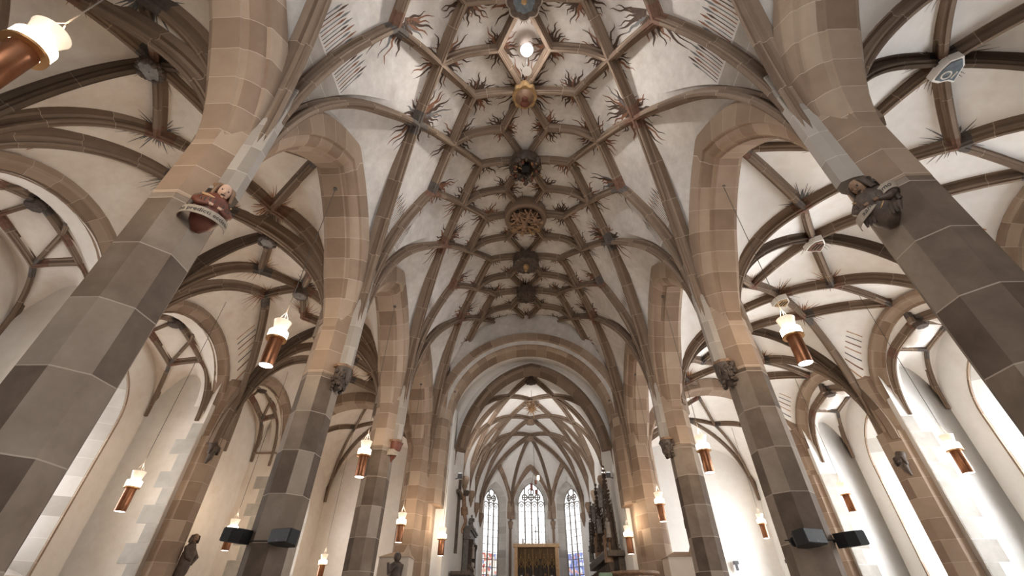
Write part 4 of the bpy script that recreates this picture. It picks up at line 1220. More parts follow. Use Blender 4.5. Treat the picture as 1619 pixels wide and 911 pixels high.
# ring opening with the radiant figure group
def ring_boss(t):
    m = MB(); m.lathe([(.72, .3), (.70, -.10), (.76, -.22), (.88, -.26), (.98, -.18), (1.0, .3)], (0, 0, 0), 40, cap=False); m.build('ring', M['arch'], t, smooth=40)
    m = MB(); m.lathe([(.74, .28), (.02, .28)], (0, 0, 0), 32, cap=False); m.build('dark_opening', M['black'], t)
    rnd = random.Random(11)
    g = MB()
    def limb(a, b, r0, r1): g.tube([a, ((Vector(a) + Vector(b)) / 2 + Vector((0, 0, -.04))), b], [r0, (r0 + r1) / 2, r1], 7)
    for (cx, cy, s_) in ((-.05, .0, 1.0), (-.38, -.32, .8), (.42, -.3, .8), (.12, -.5, .75), (-.12, .28, .6)):
        cz = -.5
        g.ball((cx, cy, cz), .19 * s_, 10, sq=(.8, 1.25, .8)); g.ball((cx + .02, cy + .30 * s_, cz - .03), .10 * s_, 10)
        limb((cx - .12 * s_, cy + .12, cz), (cx - .42 * s_, cy + rnd.uniform(-.1, .3), cz - .05), .055 * s_, .035 * s_)
        limb((cx + .12 * s_, cy + .12, cz), (cx + .42 * s_, cy + rnd.uniform(-.1, .3), cz - .05), .055 * s_, .035 * s_)
        limb((cx - .07 * s_, cy - .18, cz), (cx - .2 * s_, cy - .58 * s_, cz - .02), .075 * s_, .04 * s_)
        limb((cx + .07 * s_, cy - .18, cz), (cx + .15 * s_, cy - .6 * s_, cz - .06), .075 * s_, .04 * s_)
    for q in range(26):
        c = Vector((rnd.uniform(-.6, .6), rnd.uniform(-.6, .25), -.42)); g.tube([c, c + Vector((rnd.uniform(-.2, .2), rnd.uniform(-.2, .1), -.08)), c + Vector((rnd.uniform(-.3, .3), rnd.uniform(-.3, .0), -.02))], [.06, .045, .02], 6)
    g.build('figure_group', M['brown_wood'], t, smooth=60)
    m = MB()
    for q, a in enumerate((.5, .62, 1.0, 1.15, 1.75, 1.87, 2.5, 2.65, 3.3, -.2, -.1)):
        m.tube([(.22 * math.cos(a), .22 * math.sin(a) + .05, -.5), (.8 * math.cos(a), .8 * math.sin(a) + .05, -.44)], [.02, .035], 5)
    m.build('gilt_rays', M['gold_dull'], t)
ring_boss(thing('roof_boss', 'large ring opening in the nave vault with a radiant carved figure group below it', 'boss', (0, NODY[1] + 9.0, BZ + .1), 'nave vault bosses'))
t = thing('roof_boss', 'dark carved canopy boss with a tiny crowned figure, beyond the ring opening', 'boss', (0, NODY[1] + 12.0, BZ), 'nave vault bosses')
m = MB(); quat_prism(m, lobed(.6, 6, .1), -.35, .2, 0, 1.05); 
for q in range(14):
    a = 2 * PI * q / 14; m.ball((.58 * math.cos(a), .58 * math.sin(a), -.3), .11, 6)
m.build('canopy', M['dark_wood'], t, smooth=40)
m = MB(); m.ball((0, -.1, -.5), .17, 10, sq=(.9, .8, 1.2)); m.ball((0, -.1, -.76), .08, 8); m.build('figure', M['gold_dull'], t, smooth=50)
t = thing('roof_boss', 'dark square leafy boss at the choir end of the nave vault', 'boss', (0, NODY[1] + 14.8, BZ), 'nave vault bosses')
m = MB(); quat_prism(m, lobed(.5, 4, .2, ph=PI / 2), -.32, .2, 0, 1.02); m.build('block', M['dark_wood'], t)
m = MB()
for q in range(12):
    a = 2 * PI * q / 12; m.ball((.42 * math.cos(a), .42 * math.sin(a), -.34), .1, 6)
m.build('leaves', M['dark_wood'], t, smooth=50)
# aisle bosses
def aisle_boss(loc, kind, label):
    t = thing('roof_boss', label, 'boss', loc, 'aisle vault bosses')
    if kind == 'wreath':
        m = MB(); rnd = random.Random(int(abs(loc[0] * 100 + loc[1] * 10)))
        for q in range(22):
            a = 2 * PI * q / 22; m.ball((.25 * math.cos(a), .25 * math.sin(a), -.02 + rnd.uniform(-.05, .05)), .085, 6)
        m.build('leaf_wreath', M['dark_wood'], t, smooth=50)
        m = MB(); m.lathe([(.24, -.08), (.02, -.1)], (0, 0, 0), 18, cap=False); m.build('plate', M['grey_stone'], t)
    elif kind == 'plate':
        m = MB(); m.lathe([(.28, .12), (.3, -.1), (.26, -.14)], (0, 0, 0), 20, cap=False); m.build('rim', M['dark_wood'], t, smooth=40)
        m = MB(); m.lathe([(.27, -.12), (.02, -.15)], (0, 0, 0), 20, cap=False); m.build('plate', M['grey_stone'], t)
    else:
        out = [(-.27, .27), (-.08, .31), (.10, .26), (.28, .3), (.25, .08), (.22, -.12), (.05, -.33), (-.18, -.22), (-.26, -.02)]
        m = MB(); quat_prism(m, out, -.10, .12); m.build('rim', M['shield_white'], t)
        m = MB(); quat_prism(m, [(x * .82, y * .82) for x, y in out], -.125, .0); m.build('field', M['shield_blue'] if kind == 'blue' else M['rib_red'] if kind == 'red' else M['gold_dull'], t)
        m = MB()
        if kind == 'blue':
            m.tube([(.10 * math.cos(a) - .06, .10 + .09 * math.sin(a), -.13) for a in [2 * PI * q / 14 for q in range(15)]], .018, 5); m.tube([(.1, .18, -.13), (.14, .02, -.13)], .018, 5)
        else:
            for q in range(3): m.tube([(-.12 + .1 * q, .15, -.13), (-.07 + .1 * q, -.14, -.13)], .02, 5)
        m.build('device', M['shield_white'] if kind == 'blue' else M['ink'], t)
aisle_boss((-9.2, 4.77, 12.18), 'wreath', 'black leafy wreath boss with grey plate, in the dim aisle at the upper edge')
aisle_boss((-9.2, 10.77, 12.18), 'wreath', 'black leafy boss in the dim aisle vault beside the red-robed bust')
aisle_boss((-9.3, 13.85, 12.18), 'plate', 'round grey plate boss above a hanging copper lamp in the dim aisle')
aisle_boss((10.0, 5.15, 11.93), 'blue', 'white-edged blue shield boss high in the bright aisle')
aisle_boss((10.0, 11.15, 11.93), 'red', 'white-edged red striped shield boss in the bright aisle')
aisle_boss((10.1, 14.15, 11.68), 'gold', 'small golden-edged dark shield boss above a hanging lamp in the bright aisle')
# floodlight under the nave crown
t = thing('spotlight', 'brilliant bare spotlight under the crown of the nave vault', 'lamp', (0.08, 6.45, 16.62))
m = MB(); m.ball((0, 0, -.14), .15, 14); m.build('bulb', M['lamp_disc'] if False else simple('burning_bulb', (1, 1, 1), .3, 0, (1.0, .97, .93), 60), t, smooth=60)
m = MB(); m.lathe([(.05, .1), (.2, .0), (.22, -.03)], (0, .0, .02), 16, cap=False); m.build('reflector', M['steel'], t, smooth=40)
m = MB(); m.tube([(0, 0, .4), (0, 0, -.05)], .02, 6); m.tube([(0, .1, .35), (0, .55, -.2)], .012, 5); m.build('bracket', M['steel'], t)
m = MB(); m.lathe([(.17, -.04), (.12, .03), (.02, .05)], (0, .58, -.22), 14, cap=True); m.build('dish', M['shield_white'], t, smooth=40)
d = bpy.data.lights.new('spotlight_glow', 'POINT'); d.energy = 30; d.shadow_soft_size = .12; d.color = (1, .95, .88)
o = bpy.data.objects.new('spotlight_glow', d); COL.objects.link(o); o.location = (.08, 6.45, 16.36); o['kind'] = 'helper'

d = bpy.data.lights.new('spotlight_beam', 'SPOT'); d.energy = 1100; d.spot_size = math.radians(172); d.spot_blend = .12; d.shadow_soft_size = .16; d.color = (1, .96, .90)
o = bpy.data.objects.new('spotlight_beam', d); COL.objects.link(o); o.location = (.08, 6.45, 16.42); o['kind'] = 'helper'

# ------------------------------------------------------------------ copper pendant lamps
def lamp_proto():
    p = {}
    def mk(name, mb, mat, sm=40):
        o = mb.build(name, mat, smooth=sm); p[name] = o; return o
    m = MB(); m.lathe([(.13, .30), (.14, .36), (.185, .56), (.19, .565), (.175, .56), (.125, .34)], (0, 0, 0), 24, cap=False); mk('flared_cup', m, M['frosted'])
    m = MB(); m.lathe([(.09, .31), (.10, .36), (.12, .57)], (0, 0, 0), 16, cap=False); mk('inner_cone', m, M['bronze_rim'])
    m = MB(); m.lathe([(.13, .14), (.195, .15), (.205, .17), (.205, .29), (.19, .31), (.13, .32)], (0, 0, 0), 28); mk('glowing_ring', m, M['lamp_glass'])
    m = MB(); m.lathe([(.15, .08), (.215, .085), (.215, .12), (.15, .125)], (0, 0, 0), 28, cap=False); mk('collar', m, M['bronze_rim'])
    m = MB(); m.lathe([(.14, -.55), (.145, -.54), (.145, .09), (.13, .14)], (0, 0, 0), 28, cap=False); mk('copper_tube', m, M['copper'])
    m = MB(); m.lathe([(.138, -.545), (.02, -.56)], (0, 0, 0), 24, cap=False); mk('diffuser', m, M['lamp_disc'])
    return p
_proto = None
def lamp(loc, ztop, label, power=45, k=1.0):
    """one hanging lamp: body at loc (ring level), cord up to ztop"""
    global _proto
    t = thing('pendant_lamp', label, 'lamp', loc, 'copper pendant lamps')
    t.scale = (k, k, k)
    if _proto is None:
        _proto = lamp_proto()
        for o in _proto.values(): o.parent = t
        _proto['inner_cone'].parent = _proto['flared_cup']; _proto['diffuser'].parent = _proto['copper_tube']
    else:
        new = {}
        for n, o in _proto.items():
            c = o.copy(); COL.objects.link(c); new[n] = c
        for n, c in new.items(): c.parent = t
        new['inner_cone'].parent = new['flared_cup']; new['diffuser'].parent = new['copper_tube']
    m = MB(); h = (ztop - loc[2]) / k
    for q in range(3):
        a = 2 * PI * q / 3; m.tube([(.15 * math.cos(a), .15 * math.sin(a), .5), (0, 0, .85)], .006, 4)
    m.tube([(0, 0, .84), (0, 0, h)], .009 / k, 5)
    m.lathe([(.06, h - .05), (.06, h)], (0, 0, 0), 10)
    m.build('cord', M['cord'], t)
    d = bpy.data.lights.new('pendant_lamp_light', 'POINT'); d.energy = power; d.color = (1.0, .80, .57); d.shadow_soft_size = .2
    o = bpy.data.objects.new('pendant_lamp_light', d); COL.objects.link(o); o.location = (loc[0], loc[1], loc[2] + .75 * k); o['kind'] = 'helper'
    return t
lamp((-5.72, 8.15, 6.42), 11.74, 'copper pendant lamp hanging big before the dim aisle, left of the second pier', 85)
lamp((5.74, 8.3, 6.40), 11.66, 'copper pendant lamp hanging big before the bright aisle, right of the second pier', 85)
lamp((-5.72, 2.0, 6.45), 11.84, 'copper pendant lamp cut by the upper left corner of the picture', 85)
lamp((-5.42, 14.2, 5.7), 11.76, 'copper pendant lamp beside the farther pier on the dim side', 85)
lamp((5.42, 14.0, 5.72), 11.90, 'copper pendant lamp beside the farther pier on the bright side', 85)
lamp((-5.55, 20.6, 4.75), 11.36, 'copper pendant lamp in front of the choir arch respond on the dim side', 85)
lamp((5.5, 20.3, 5.45), 11.62, 'copper pendant lamp in front of the choir arch respond on the bright side', 85)
lamp((-4.1, 22.7, 4.5), 11.9, 'small copper pendant lamp just inside the choir near the crucifix')
lamp((4.45, 22.62, 4.55), 11.25, 'small copper pendant lamp just inside the choir near the carved tabernacle')
lamp((-12.15, 13.7, 4.65), 11.9, 'copper pendant lamp hanging before the white chapel wall of the dim aisle')
lamp((12.85, 13.75, 5.6), 11.9, 'copper pendant lamp hanging before the white chapel wall, nearest on the bright side')
lamp((-12.2, 19.6, 4.35), 11.9, 'copper pendant lamp partly beside a black speaker in the dim aisle')
lamp((12.95, 19.6, 5.65), 11.9, 'copper pendant lamp in the bright aisle right of the second pier and its speakers')
lamp((-10.5, 25.4, 3.75), 11.6, 'copper pendant lamp low at the picture bottom between two dim-side piers')
lamp((12.0, 25.5, 5.55), 11.6, 'copper pendant lamp at the far end of the bright aisle between two piers')

# ------------------------------------------------------------------ loudspeakers on the piers
def speaker(loc, yaw, tilt, label, wd=.52, pier_pt=None):
    t = thing('loudspeaker', label, 'speaker', loc, 'black loudspeakers on the piers', rot=(tilt, 0, yaw))
    m = MB()
    out = [(-wd / 2, .0), (-wd / 2, -.22), (-wd / 2 + .03, -.26), (wd / 2 - .03, -.26), (wd / 2, -.22), (wd / 2, .0), (wd / 2 - .14, .16), (-wd / 2 + .14, .16)]
    quat_prism(m, out, -.13, .13); cab = m.build('cabinet', M['black'], t)
    m = MB(); m.box(-wd / 2 + .02, wd / 2 - .02, -.275, -.258, -.118, .118); m.build('grille', M['grille'], cab)
    m = MB(); m.box(-.02, .02, -.278, -.272, -.10, -.085); m.build('badge', M['steel'], cab)
    m = MB(); inv = t.matrix_basis.inverted(); tp = inv @ Vector(pier_pt)
    m.tube([(0, .12, 0), (tp.x * .5, tp.y * .5 + .08, tp.z * .5), tuple(tp)], .03, 8); m.lathe([(.09, -.02), (.09, .02)], tp, 10, axis=tp.normalized()); m.build('bracket', M['black'], t)
    return t
def pp(s, a, z): return (s * X_PIER + R_PIER * .93 * math.cos(a), ROWY[2] + R_PIER * .93 * math.sin(a), z)
speaker((-5.14, 10.12, 2.90), -.35, -.10, 'black loudspeaker on the dim-side pier, turned towards the nave', pier_pt=pp(-1, -.4, 2.9))
speaker((-6.22, 10.22, 2.96), -1.9, -.10, 'black loudspeaker on the dim-side pier, turned into the aisle', pier_pt=pp(-1, PI + .4, 2.95))
speaker((5.35, 10.02, 2.86), .35, -.10, 'black loudspeaker on the bright-side pier, turned towards the nave', pier_pt=pp(1, PI + .6, 2.86))
speaker((6.3, 10.25, 2.88), 1.9, -.10, 'black loudspeaker on the bright-side pier, turned into the aisle', pier_pt=pp(1, -.4, 2.88))
for s in (-1, 1):
    m = MB(); P = [(s * X_PIER + (R_PIER + .015) * math.cos(a), ROWY[2] + (R_PIER + .015) * math.sin(a), 2.92 - .06 * math.sin((a + PI) / PI * PI)) for a in [-PI + .25 + (PI - .5) * q / 14 for q in range(15)]]
    m.tube(P, .012, 5)
    tag(m.build('cable', M['black'], None), 'thin black cable joining the two speakers round the %s pier' % ('dim-side' if s < 0 else 'bright-side'), 'cable', 'speaker cables')

# ------------------------------------------------------------------ carved corbel figures on the piers
def letters(text, size, mat, parent, place, name='lettering'):
    """raised lettering; place(x, y) -> (point, x-axis, y-axis)"""
    cu = bpy.data.curves.new('tmp', 'FONT'); cu.body = text; cu.size = size; cu.extrude = 0.0; cu.align_x = 'CENTER'; cu.align_y = 'CENTER'; cu.resolution_u = 3
    ob = bpy.data.objects.new('tmp', cu); COL.objects.link(ob)
    dg = bpy.context.evaluated_depsgraph_get(); dg.update()
    me = ob.evaluated_get(dg).to_mesh()
    V = [tuple(v.co) for v in me.vertices]; Fc = [tuple(p.vertices) for p in me.polygons]
    ob.evaluated_get(dg).to_mesh_clear(); bpy.data.objects.remove(ob)
    mb = MB(); mb.add([place(v[0], v[1]) for v in V], Fc); return mb.build(name, mat, parent)
def head(mb, c, r, f, hair_mb, up=Vector((0, 0, 1)), beard=None, mats=(0, 1)):
    """small carved head looking along f"""
    f = Vector(f).normalized(); c = Vector(c); sd = f.cross(up).normalized(); up = sd.cross(f)
    o = len(mb.v); mb.ball((0, 0, 0), 1, 16)
    for i in range(o, len(mb.v)):
        x, y, z = mb.v[i]
        k = 1 - .18 * max(-z, 0)
        mb.v[i] = tuple(c + sd * (x * r * .78 * k) + f * (y * r * .92 * k) + up * (z * r * 1.12))
    def P(a, b, d): return c + sd * a * r + up * b * r + f * d * r
    mb.tube([P(0, .18, .86), P(0, -.02, 1.08), P(0, -.14, 1.02)], [.09 * r, .15 * r, .16 * r], 7)
    for e in (-1, 1):
        mb.ball(P(.32 * e, .16, .76), .11 * r, 8, 1); mb.tube([P(.16 * e, .33, .86), P(.5 * e, .32, .7)], .05 * r, 5)
        mb.tube([P(.78 * e, .14, .05), P(.84 * e, .0, .02), P(.78 * e, -.16, .08)], [.08 * r, .13 * r, .06 * r], 6)
    mb.tube([P(-.24, -.45, .78), P(0, -.42, .88), P(.24, -.45, .78)], [.05 * r, .08 * r, .05 * r], 6, 1)
    mb.ball(P(0, -.78, .62), .22 * r, 8)
    for q in range(26):
        a = -PI * .62 + PI * 1.24 * q / 25
        p0 = c + up * r * .95 - f * .1 * r
        d = sd * math.sin(a) - f * math.cos(a)
        hair_mb.tube([p0, c + d * r * .86 + up * r * .55, c + d * r * .98 + up * r * -.2, c + d * r * 1.05 - up * r * .95], [.14 * r, .22 * r, .22 * r, .12 * r], 6)
    return P
def bust_corbel(s, r, style, label):
    """half figure with a banner on the nave-facing side of a pier"""
    z = 6.68
    t = thing('corbel_figure', label, 'sculpture', (s * 5.13, ROWY[r] - .16, z if s < 0 else z - .2), 'carved corbel figures under the nave ribs', rot=(0, 0, s * .62)); t.scale = (.68, .68, .68)
    fx = -s                                            # faces the nave
    def W(a, b, c): return (fx * a, b, c)              # a outwards, b along the nave, c up
    robe = M['red_paint'] if style == 'red' else M['dark_wood']
    m = MB()
    P = [W(-.15, 0, -.62), W(-.02, 0, -.5), W(.10, 0, -.28), W(.16, 0, -.02), W(.14, 0, .18), W(.08, 0, .27)]
    m.tube(P, [.10, .24, .32, .34, .26, .12], 14)
    for e in (-1, 1):
        m.tube([W(.08, .24 * e, .14), W(.20, .36 * e, -.08), W(.36, .28 * e, -.24), W(.43, .12 * e, -.21)], [.09, .085, .07, .045], 8)
    for q in range(9):
        a = -1.2 + 2.4 * q / 8; m.tube([W(.13 + .2 * math.cos(a), .26 * math.sin(a), .16), W(.14 + .31 * math.cos(a), .33 * math.sin(a), -.05), W(.08 + .28 * math.cos(a), .28 * math.sin(a), -.32), W(-.02 + .18 * math.cos(a), .18 * math.sin(a), -.54)], [.018, .03, .03, .015], 5)
    ro = m.build('robe', robe, t, smooth=60)
    m = MB()
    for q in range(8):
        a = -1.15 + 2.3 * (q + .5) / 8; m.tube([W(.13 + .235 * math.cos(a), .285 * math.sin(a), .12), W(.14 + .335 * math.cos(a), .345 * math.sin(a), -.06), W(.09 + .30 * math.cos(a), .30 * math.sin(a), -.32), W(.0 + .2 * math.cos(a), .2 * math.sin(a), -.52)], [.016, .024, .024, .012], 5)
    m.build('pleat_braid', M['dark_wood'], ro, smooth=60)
    m = MB()
    for e in (-1, 1): m.tube([W(.24, .03 * e, .13), W(.16, .20 * e, .20), W(.02, .33 * e, .12), W(-.08, .36 * e, -.12)], [.05, .09, .10, .07], 8)
    m.build('mantle', M['dark_wood'], t, smooth=60)
    hm = MB(); hr = MB()
    look = Vector((fx, -.12, -.55)) if style == 'red' else Vector((fx * .8, .35, -.5))
    head(hm, W(.35, .02, .36), .195, look, hr)
    hr.tube([W(.32, -.20, .46), W(.24, -.10, .58), W(.26, .10, .58), W(.32, .22, .46)], [.06, .09, .09, .06], 8)
    ho = hm.build('head', [M['skin_paint'] if style == 'red' else M['brown_wood'], M['ink']], t, smooth=60); hr.build('hair', M['brown_wood'] if style == 'red' else M['dark_wood'], ho, smooth=60)
    for e in (-1, 1):
        hd = MB()
        c = Vector(W(.44, .10 * e, -.20)); hd.ball(c, .055, 8, sq=(1, 1, .7))
        for q in range(4): hd.tube([c + Vector(W(.02, (.03 - .02 * q) * e, .02)), c + Vector(W(.06, (.02 - .02 * q) * e, -.0)), c + Vector(W(.05, (.02 - .02 * q) * e, -.05))], [.014, .013, .009], 5)
        hd.tube([c + Vector(W(0, .04 * e, .02)), c + Vector(W(.05, .055 * e, .01))], [.016, .011], 5)
        hd.build('hand', M['skin_paint'] if style == 'red' else M['brown_wood'], t, smooth=60)
    cp = MB(); quat_prism(cp, [(fx * -.3, -.26), (fx * .10, -.26), (fx * .24, -.12), (fx * .24, .12), (fx * .10, .26), (fx * -.3, .26)], .46, .56); cp.build('capping_slab', M['springer'] if style == 'red' else M['dark_wood'], t)
    # banner: a ribbon swung round the figure
    if style == 'red':
        a0, a1 = -2.15, 1.5; R = .47; bz = lambda u: -.36 - .12 * math.sin(u * PI)
    else:
        a0, a1 = -1.9, 1.4; R = .45; bz = lambda u: .12 - .52 * u + .10 * math.sin(u * 2 * PI)
    hgt = .11
    def rib_pt(u, v):
        a = lerp(a0, a1, u); rr = R - (.06 if v < 0 else 0) * 0 + (.05 * math.sin(u * 9) if style != 'red' else 0)
        return Vector(W(.02 + rr * math.cos(a), rr * math.sin(a), bz(u) + v * hgt))
    b = MB(); rows = []
    for q in range(33):
        u = q / 32.0; p = rib_pt(u, 1); p2 = rib_pt(u, -1); nrm = Vector((p.x - fx * .02, p.y, 0)).normalized() * .015
        rows.append([tuple(p), tuple(p2), tuple(p2 - nrm), tuple(p - nrm), tuple(p)])
    b.grid(rows, 0); bo = b.build('banner', M['banner'], t, smooth=40)
    txt = 'vobis predicti ecclesie' if style == 'red' else 'sancte simo'
    Lr = R * (a1 - a0)
    def place(x, y):
        u = .5 - fx * -1 * 0 + (x / Lr) * (1 if fx > 0 else -1) * 1.0
        u = min(max(u, 0.01), .99); p = rib_pt(u, y / hgt); n = Vector((p.x - fx * .02, p.y, 0)).normalized() * .008
        return tuple(p + n)
    letters(txt, .155, M['ink'], bo, place, 'banner_lettering')
    if style != 'red':
        m = MB()
        for q in range(10):
            m.tube([W(.1, -.3 + .06 * q, -.3), W(.28, -.34 + .07 * q, -.42), W(.2, -.3 + .07 * q, -.56)], [.05, .06, .02], 6)
        m.build('draped_folds', M['dark_wood'], t, smooth=60)
        m = MB(); m.tube([W(.3, -.3, -.05), W(.4, -.1, -.38), W(.2, .2, -.5)], .014, 5); m.tube([W(.32, .3, .1), W(.42, .1, -.1), W(.3, -.15, -.3)], .014, 5); m.build('gilt_edging', M['gold_dull'], t)
    else:
        m = MB(); m.tube([W(.2, -.3, .16), W(.42, -.2, .02), W(.44, .0, .0)], .03, 6); m.tube([W(.1, .3, .2), W(.36, .3, .05)], .02, 6); m.build('gilt_edging', M['gold'], t, smooth=50)
def small_corbel(s, r, style, label):
    t = thing('corbel_figure', label, 'sculpture', (s * 5.2, ROWY[r] - .1, 6.72), 'carved corbel figures under the nave ribs', rot=(0, 0, s * .5)); t.scale = (.72, .72, .72)
    fx = -s; W = lambda a, b, c: (fx * a, b, c)
    m = MB(); quat_prism(m, [(fx * -.3, -.34), (fx * .22, -.34), (fx * .42, -.14), (fx * .42, .14), (fx * .22, .34), (fx * -.3, .34)], .36, .47); m.build('capping_slab', M['brown_wood'], t)
    if style == 'red':
        m = MB(); m.tube([W(-.2, 0, -.7), W(0, 0, -.4), W(.14, 0, .0), W(.2, 0, .36)], [.03, .14, .28, .34], 12); m.build('robe', M['red_paint'], t, smooth=50)
        h, hr = MB(), MB(); head(h, W(.3, -.1, .18), .13, (fx, -.7, -.3), hr); ho = h.build('head', [M['brown_wood'], M['ink']], t, smooth=60); hr.build('hair', M['dark_wood'], ho, smooth=60)
        m = MB(); rows = [[W(.0 + .36 * math.cos(a), .36 * math.sin(a), -.15 + .1), W(.0 + .36 * math.cos(a), .36 * math.sin(a), -.35)] for a in [-2 + 3 * q / 16 for q in range(17)]]; m.grid(rows); m.build('banner', M['banner'], t)
    else:
        m = MB(); m.tube([W(-.2, 0, -.5), W(.02, 0, -.35), W(.16, 0, -.05), W(.2, 0, .36)], [.05, .2, .3, .32], 12)
        rnd = random.Random(r * 5 + (2 if s > 0 else 0))
        for q in range(46):
            a = rnd.uniform(-1.9, 1.9); zz = rnd.uniform(-.5, .3); R = .18 + .16 * (zz + .5)
            m.ball(W(.08 + R * 1.2 * math.cos(a), R * 1.2 * math.sin(a), zz), rnd.uniform(.05, .1), 6)
        m.build('leaf_carving', M['dark_wood'], t, smooth=50)
        h, hr = MB(), MB(); head(h, W(.36, -.12, .0), .15, (fx, -.8, -.2), hr); ho = h.build('head', [M['dark_wood'], M['ink']], t, smooth=60); hr.build('hair', M['dark_wood'], ho, smooth=60)
bust_corbel(-1, 1, 'red', 'painted bust in a red robe with lettered banner, on the nearest dim-side pier')
bust_corbel(1, 1, 'dark', 'dark carved bust with a twisted lettered scroll, on the nearest bright-side pier')
small_corbel(-1, 2, 'dark', 'dark carved head corbel on the second dim-side pier')
small_corbel(1, 2, 'dark', 'dark carved head corbel on the second bright-side pier')
small_corbel(-1, 3, 'red', 'small red-brown corbel figure on the third dim-side pier')
small_corbel(1, 3, 'dark', 'black leafy corbel with a hanging mask on the third bright-side pier')
# heads on the wall piers
def wall_head(loc, fx, label, k=1.0):
    t = thing('carved_mask', label, 'sculpture', loc, 'carved heads on the wall piers')
    h, hr = MB(), MB(); head(h, (fx * .1, 0, 0), .17 * k, (fx, -.6, -.3), hr); ho = h.build('face', [M['dark_wood'], M['ink']], t, smooth=60); hr.build('hair', M['dark_wood'], ho, smooth=60)
    m = MB(); m.tube([(-fx * .06, 0, .25 * k), (fx * .05, 0, .0), (fx * .02, 0, -.3 * k), (-fx * .05, 0, -.5 * k)], [.16 * k, .15 * k, .09 * k, .03], 8); m.build('bracket', M['dark_wood'], t, smooth=50)
wall_head((-12.05, 16.3, 6.7), 1, 'small carved head on the brown wall pier of the dim aisle')
wall_head((13.25, 16.3, 6.15), -1, 'dark carved head on the brown wall pier of the bright aisle')
# relief figure lower on the wall pier
t = thing('relief_figure', 'dark carved figure standing against the dim-side wall pier near the picture bottom', 'sculpture', (-11.98, 17.0, 2.2))
m = MB(); m.tube([(0, 0, .2), (.12, 0, .7), (.16, 0, 1.2), (.14, 0, 1.46), (.14, 0, 1.62)], [.12, .2, .22, .14, .06], 10); m.tube([(.1, .15, 1.4), (.3, .25, 1.1), (.3, .1, .9)], [.09, .08, .05], 7); m.tube([(.1, -.15, 1.4), (.3, -.25, 1.1), (.34, -.05, 1.0)], [.09, .08, .05], 7); m.build('body', M['dark_wood'], t, smooth=60)
h, hr = MB(), MB(); head(h, (.16, 0, 1.66), .14, (1, -.4, -.1), hr); ho = h.build('head', [M['brown_wood'], M['ink']], t, smooth=60); hr.build('hair', M['dark_wood'], ho, smooth=60)
m = MB(); m.tube([(-.05, 0, -.1), (.05, 0, .22)], [.08, .22], 8); m.build('bracket', M['dark_wood'], t)

# ------------------------------------------------------------------ choir furnishings
XW = CX - CHW
t = thing('crucifix', 'tall dark wooden crucifix on the white choir wall', 'crucifix', (XW + .02, 27.6, 0))
m = MB(); m.box(-.06, .12, -.09, .09, 4.6, 8.4); m.box(.0, .12, -.95, .95, 7.5, 7.68); m.build('cross', M['dark_wood'], t)
def skin_body(name, J, E, Rr, mat, parent, root=0, sub=1):
    me = bpy.data.meshes.new(name); me.from_pydata(J, E, []); me.update()
    o = bpy.data.objects.new(name, me); COL.objects.link(o)
    me.skin_vertices or None
    mod = o.modifiers.new('skin', 'SKIN')
    bm = bmesh.new(); bm.from_mesh(me); lay = bm.verts.layers.skin.verify(); bm.verts.ensure_lookup_table()
    for i, v in enumerate(bm.verts): v[lay].radius = (Rr[i], Rr[i]); v[lay].use_root = (i == root)
    bm.to_mesh(me); bm.free()
    s_ = o.modifiers.new('sub', 'SUBSURF'); s_.levels = sub; s_.render_levels = sub
    me.materials.append(mat); o.parent = parent
    return o
b = .30
J = [(b + .08, 0, 6.75), (b + .06, 0, 7.05), (b + .05, 0, 7.35), (b + .08, -.02, 7.55), (b + .16, -.06, 7.68),
     (b, .2, 7.4), (b - .05, .6, 7.52), (b - .12, 1.0, 7.6), (b, -.2, 7.4), (b - .05, -.6, 7.52), (b - .12, -1.0, 7.6),
     (b + .1, .1, 6.55), (b + .22, .08, 6.15), (b + .02, .03, 5.7), (b + .06, .02, 5.55), (b + .1, -.1, 6.55), (b + .22, -.08, 6.15), (b + .0, -.02, 5.72), (b + .05, -.02, 5.58)]
E_ = [(0, 1), (1, 2), (2, 3), (3, 4), (2, 5), (5, 6), (6, 7), (2, 8), (8, 9), (9, 10), (0, 11), (11, 12), (12, 13), (13, 14), (0, 15), (15, 16), (16, 17), (17, 18)]
Rr = [.15, .14, .17, .06, .12, .08, .055, .04, .08, .055, .04, .11, .08, .05, .045, .11, .08, .05, .045]
skin_body('corpus', J, E_, Rr, M['brown_wood'], t, 0, 2)
m = MB(); rnd = random.Random(2)
for q in range(14):
    a = 2 * PI * q / 14; m.tube([(b + .16 + .1 * math.cos(a), -.06 + .1 * math.sin(a), 7.78), (b + .16 + .15 * math.cos(a), -.06 + .15 * math.sin(a), 7.7), (b + .12 + .13 * math.cos(a), -.06 + .13 * math.sin(a), 7.5)], [.03, .05, .02], 5)
m.build('hair', M['dark_wood'], t, smooth=50)
m = MB(); m.tube([(b + .07, 0, 6.9), (b + .1, 0, 6.7), (b + .13, .02, 6.5)], [.19, .21, .2], 12, cap=False); m.build('loincloth', M['brown_wood'], t, smooth=50)
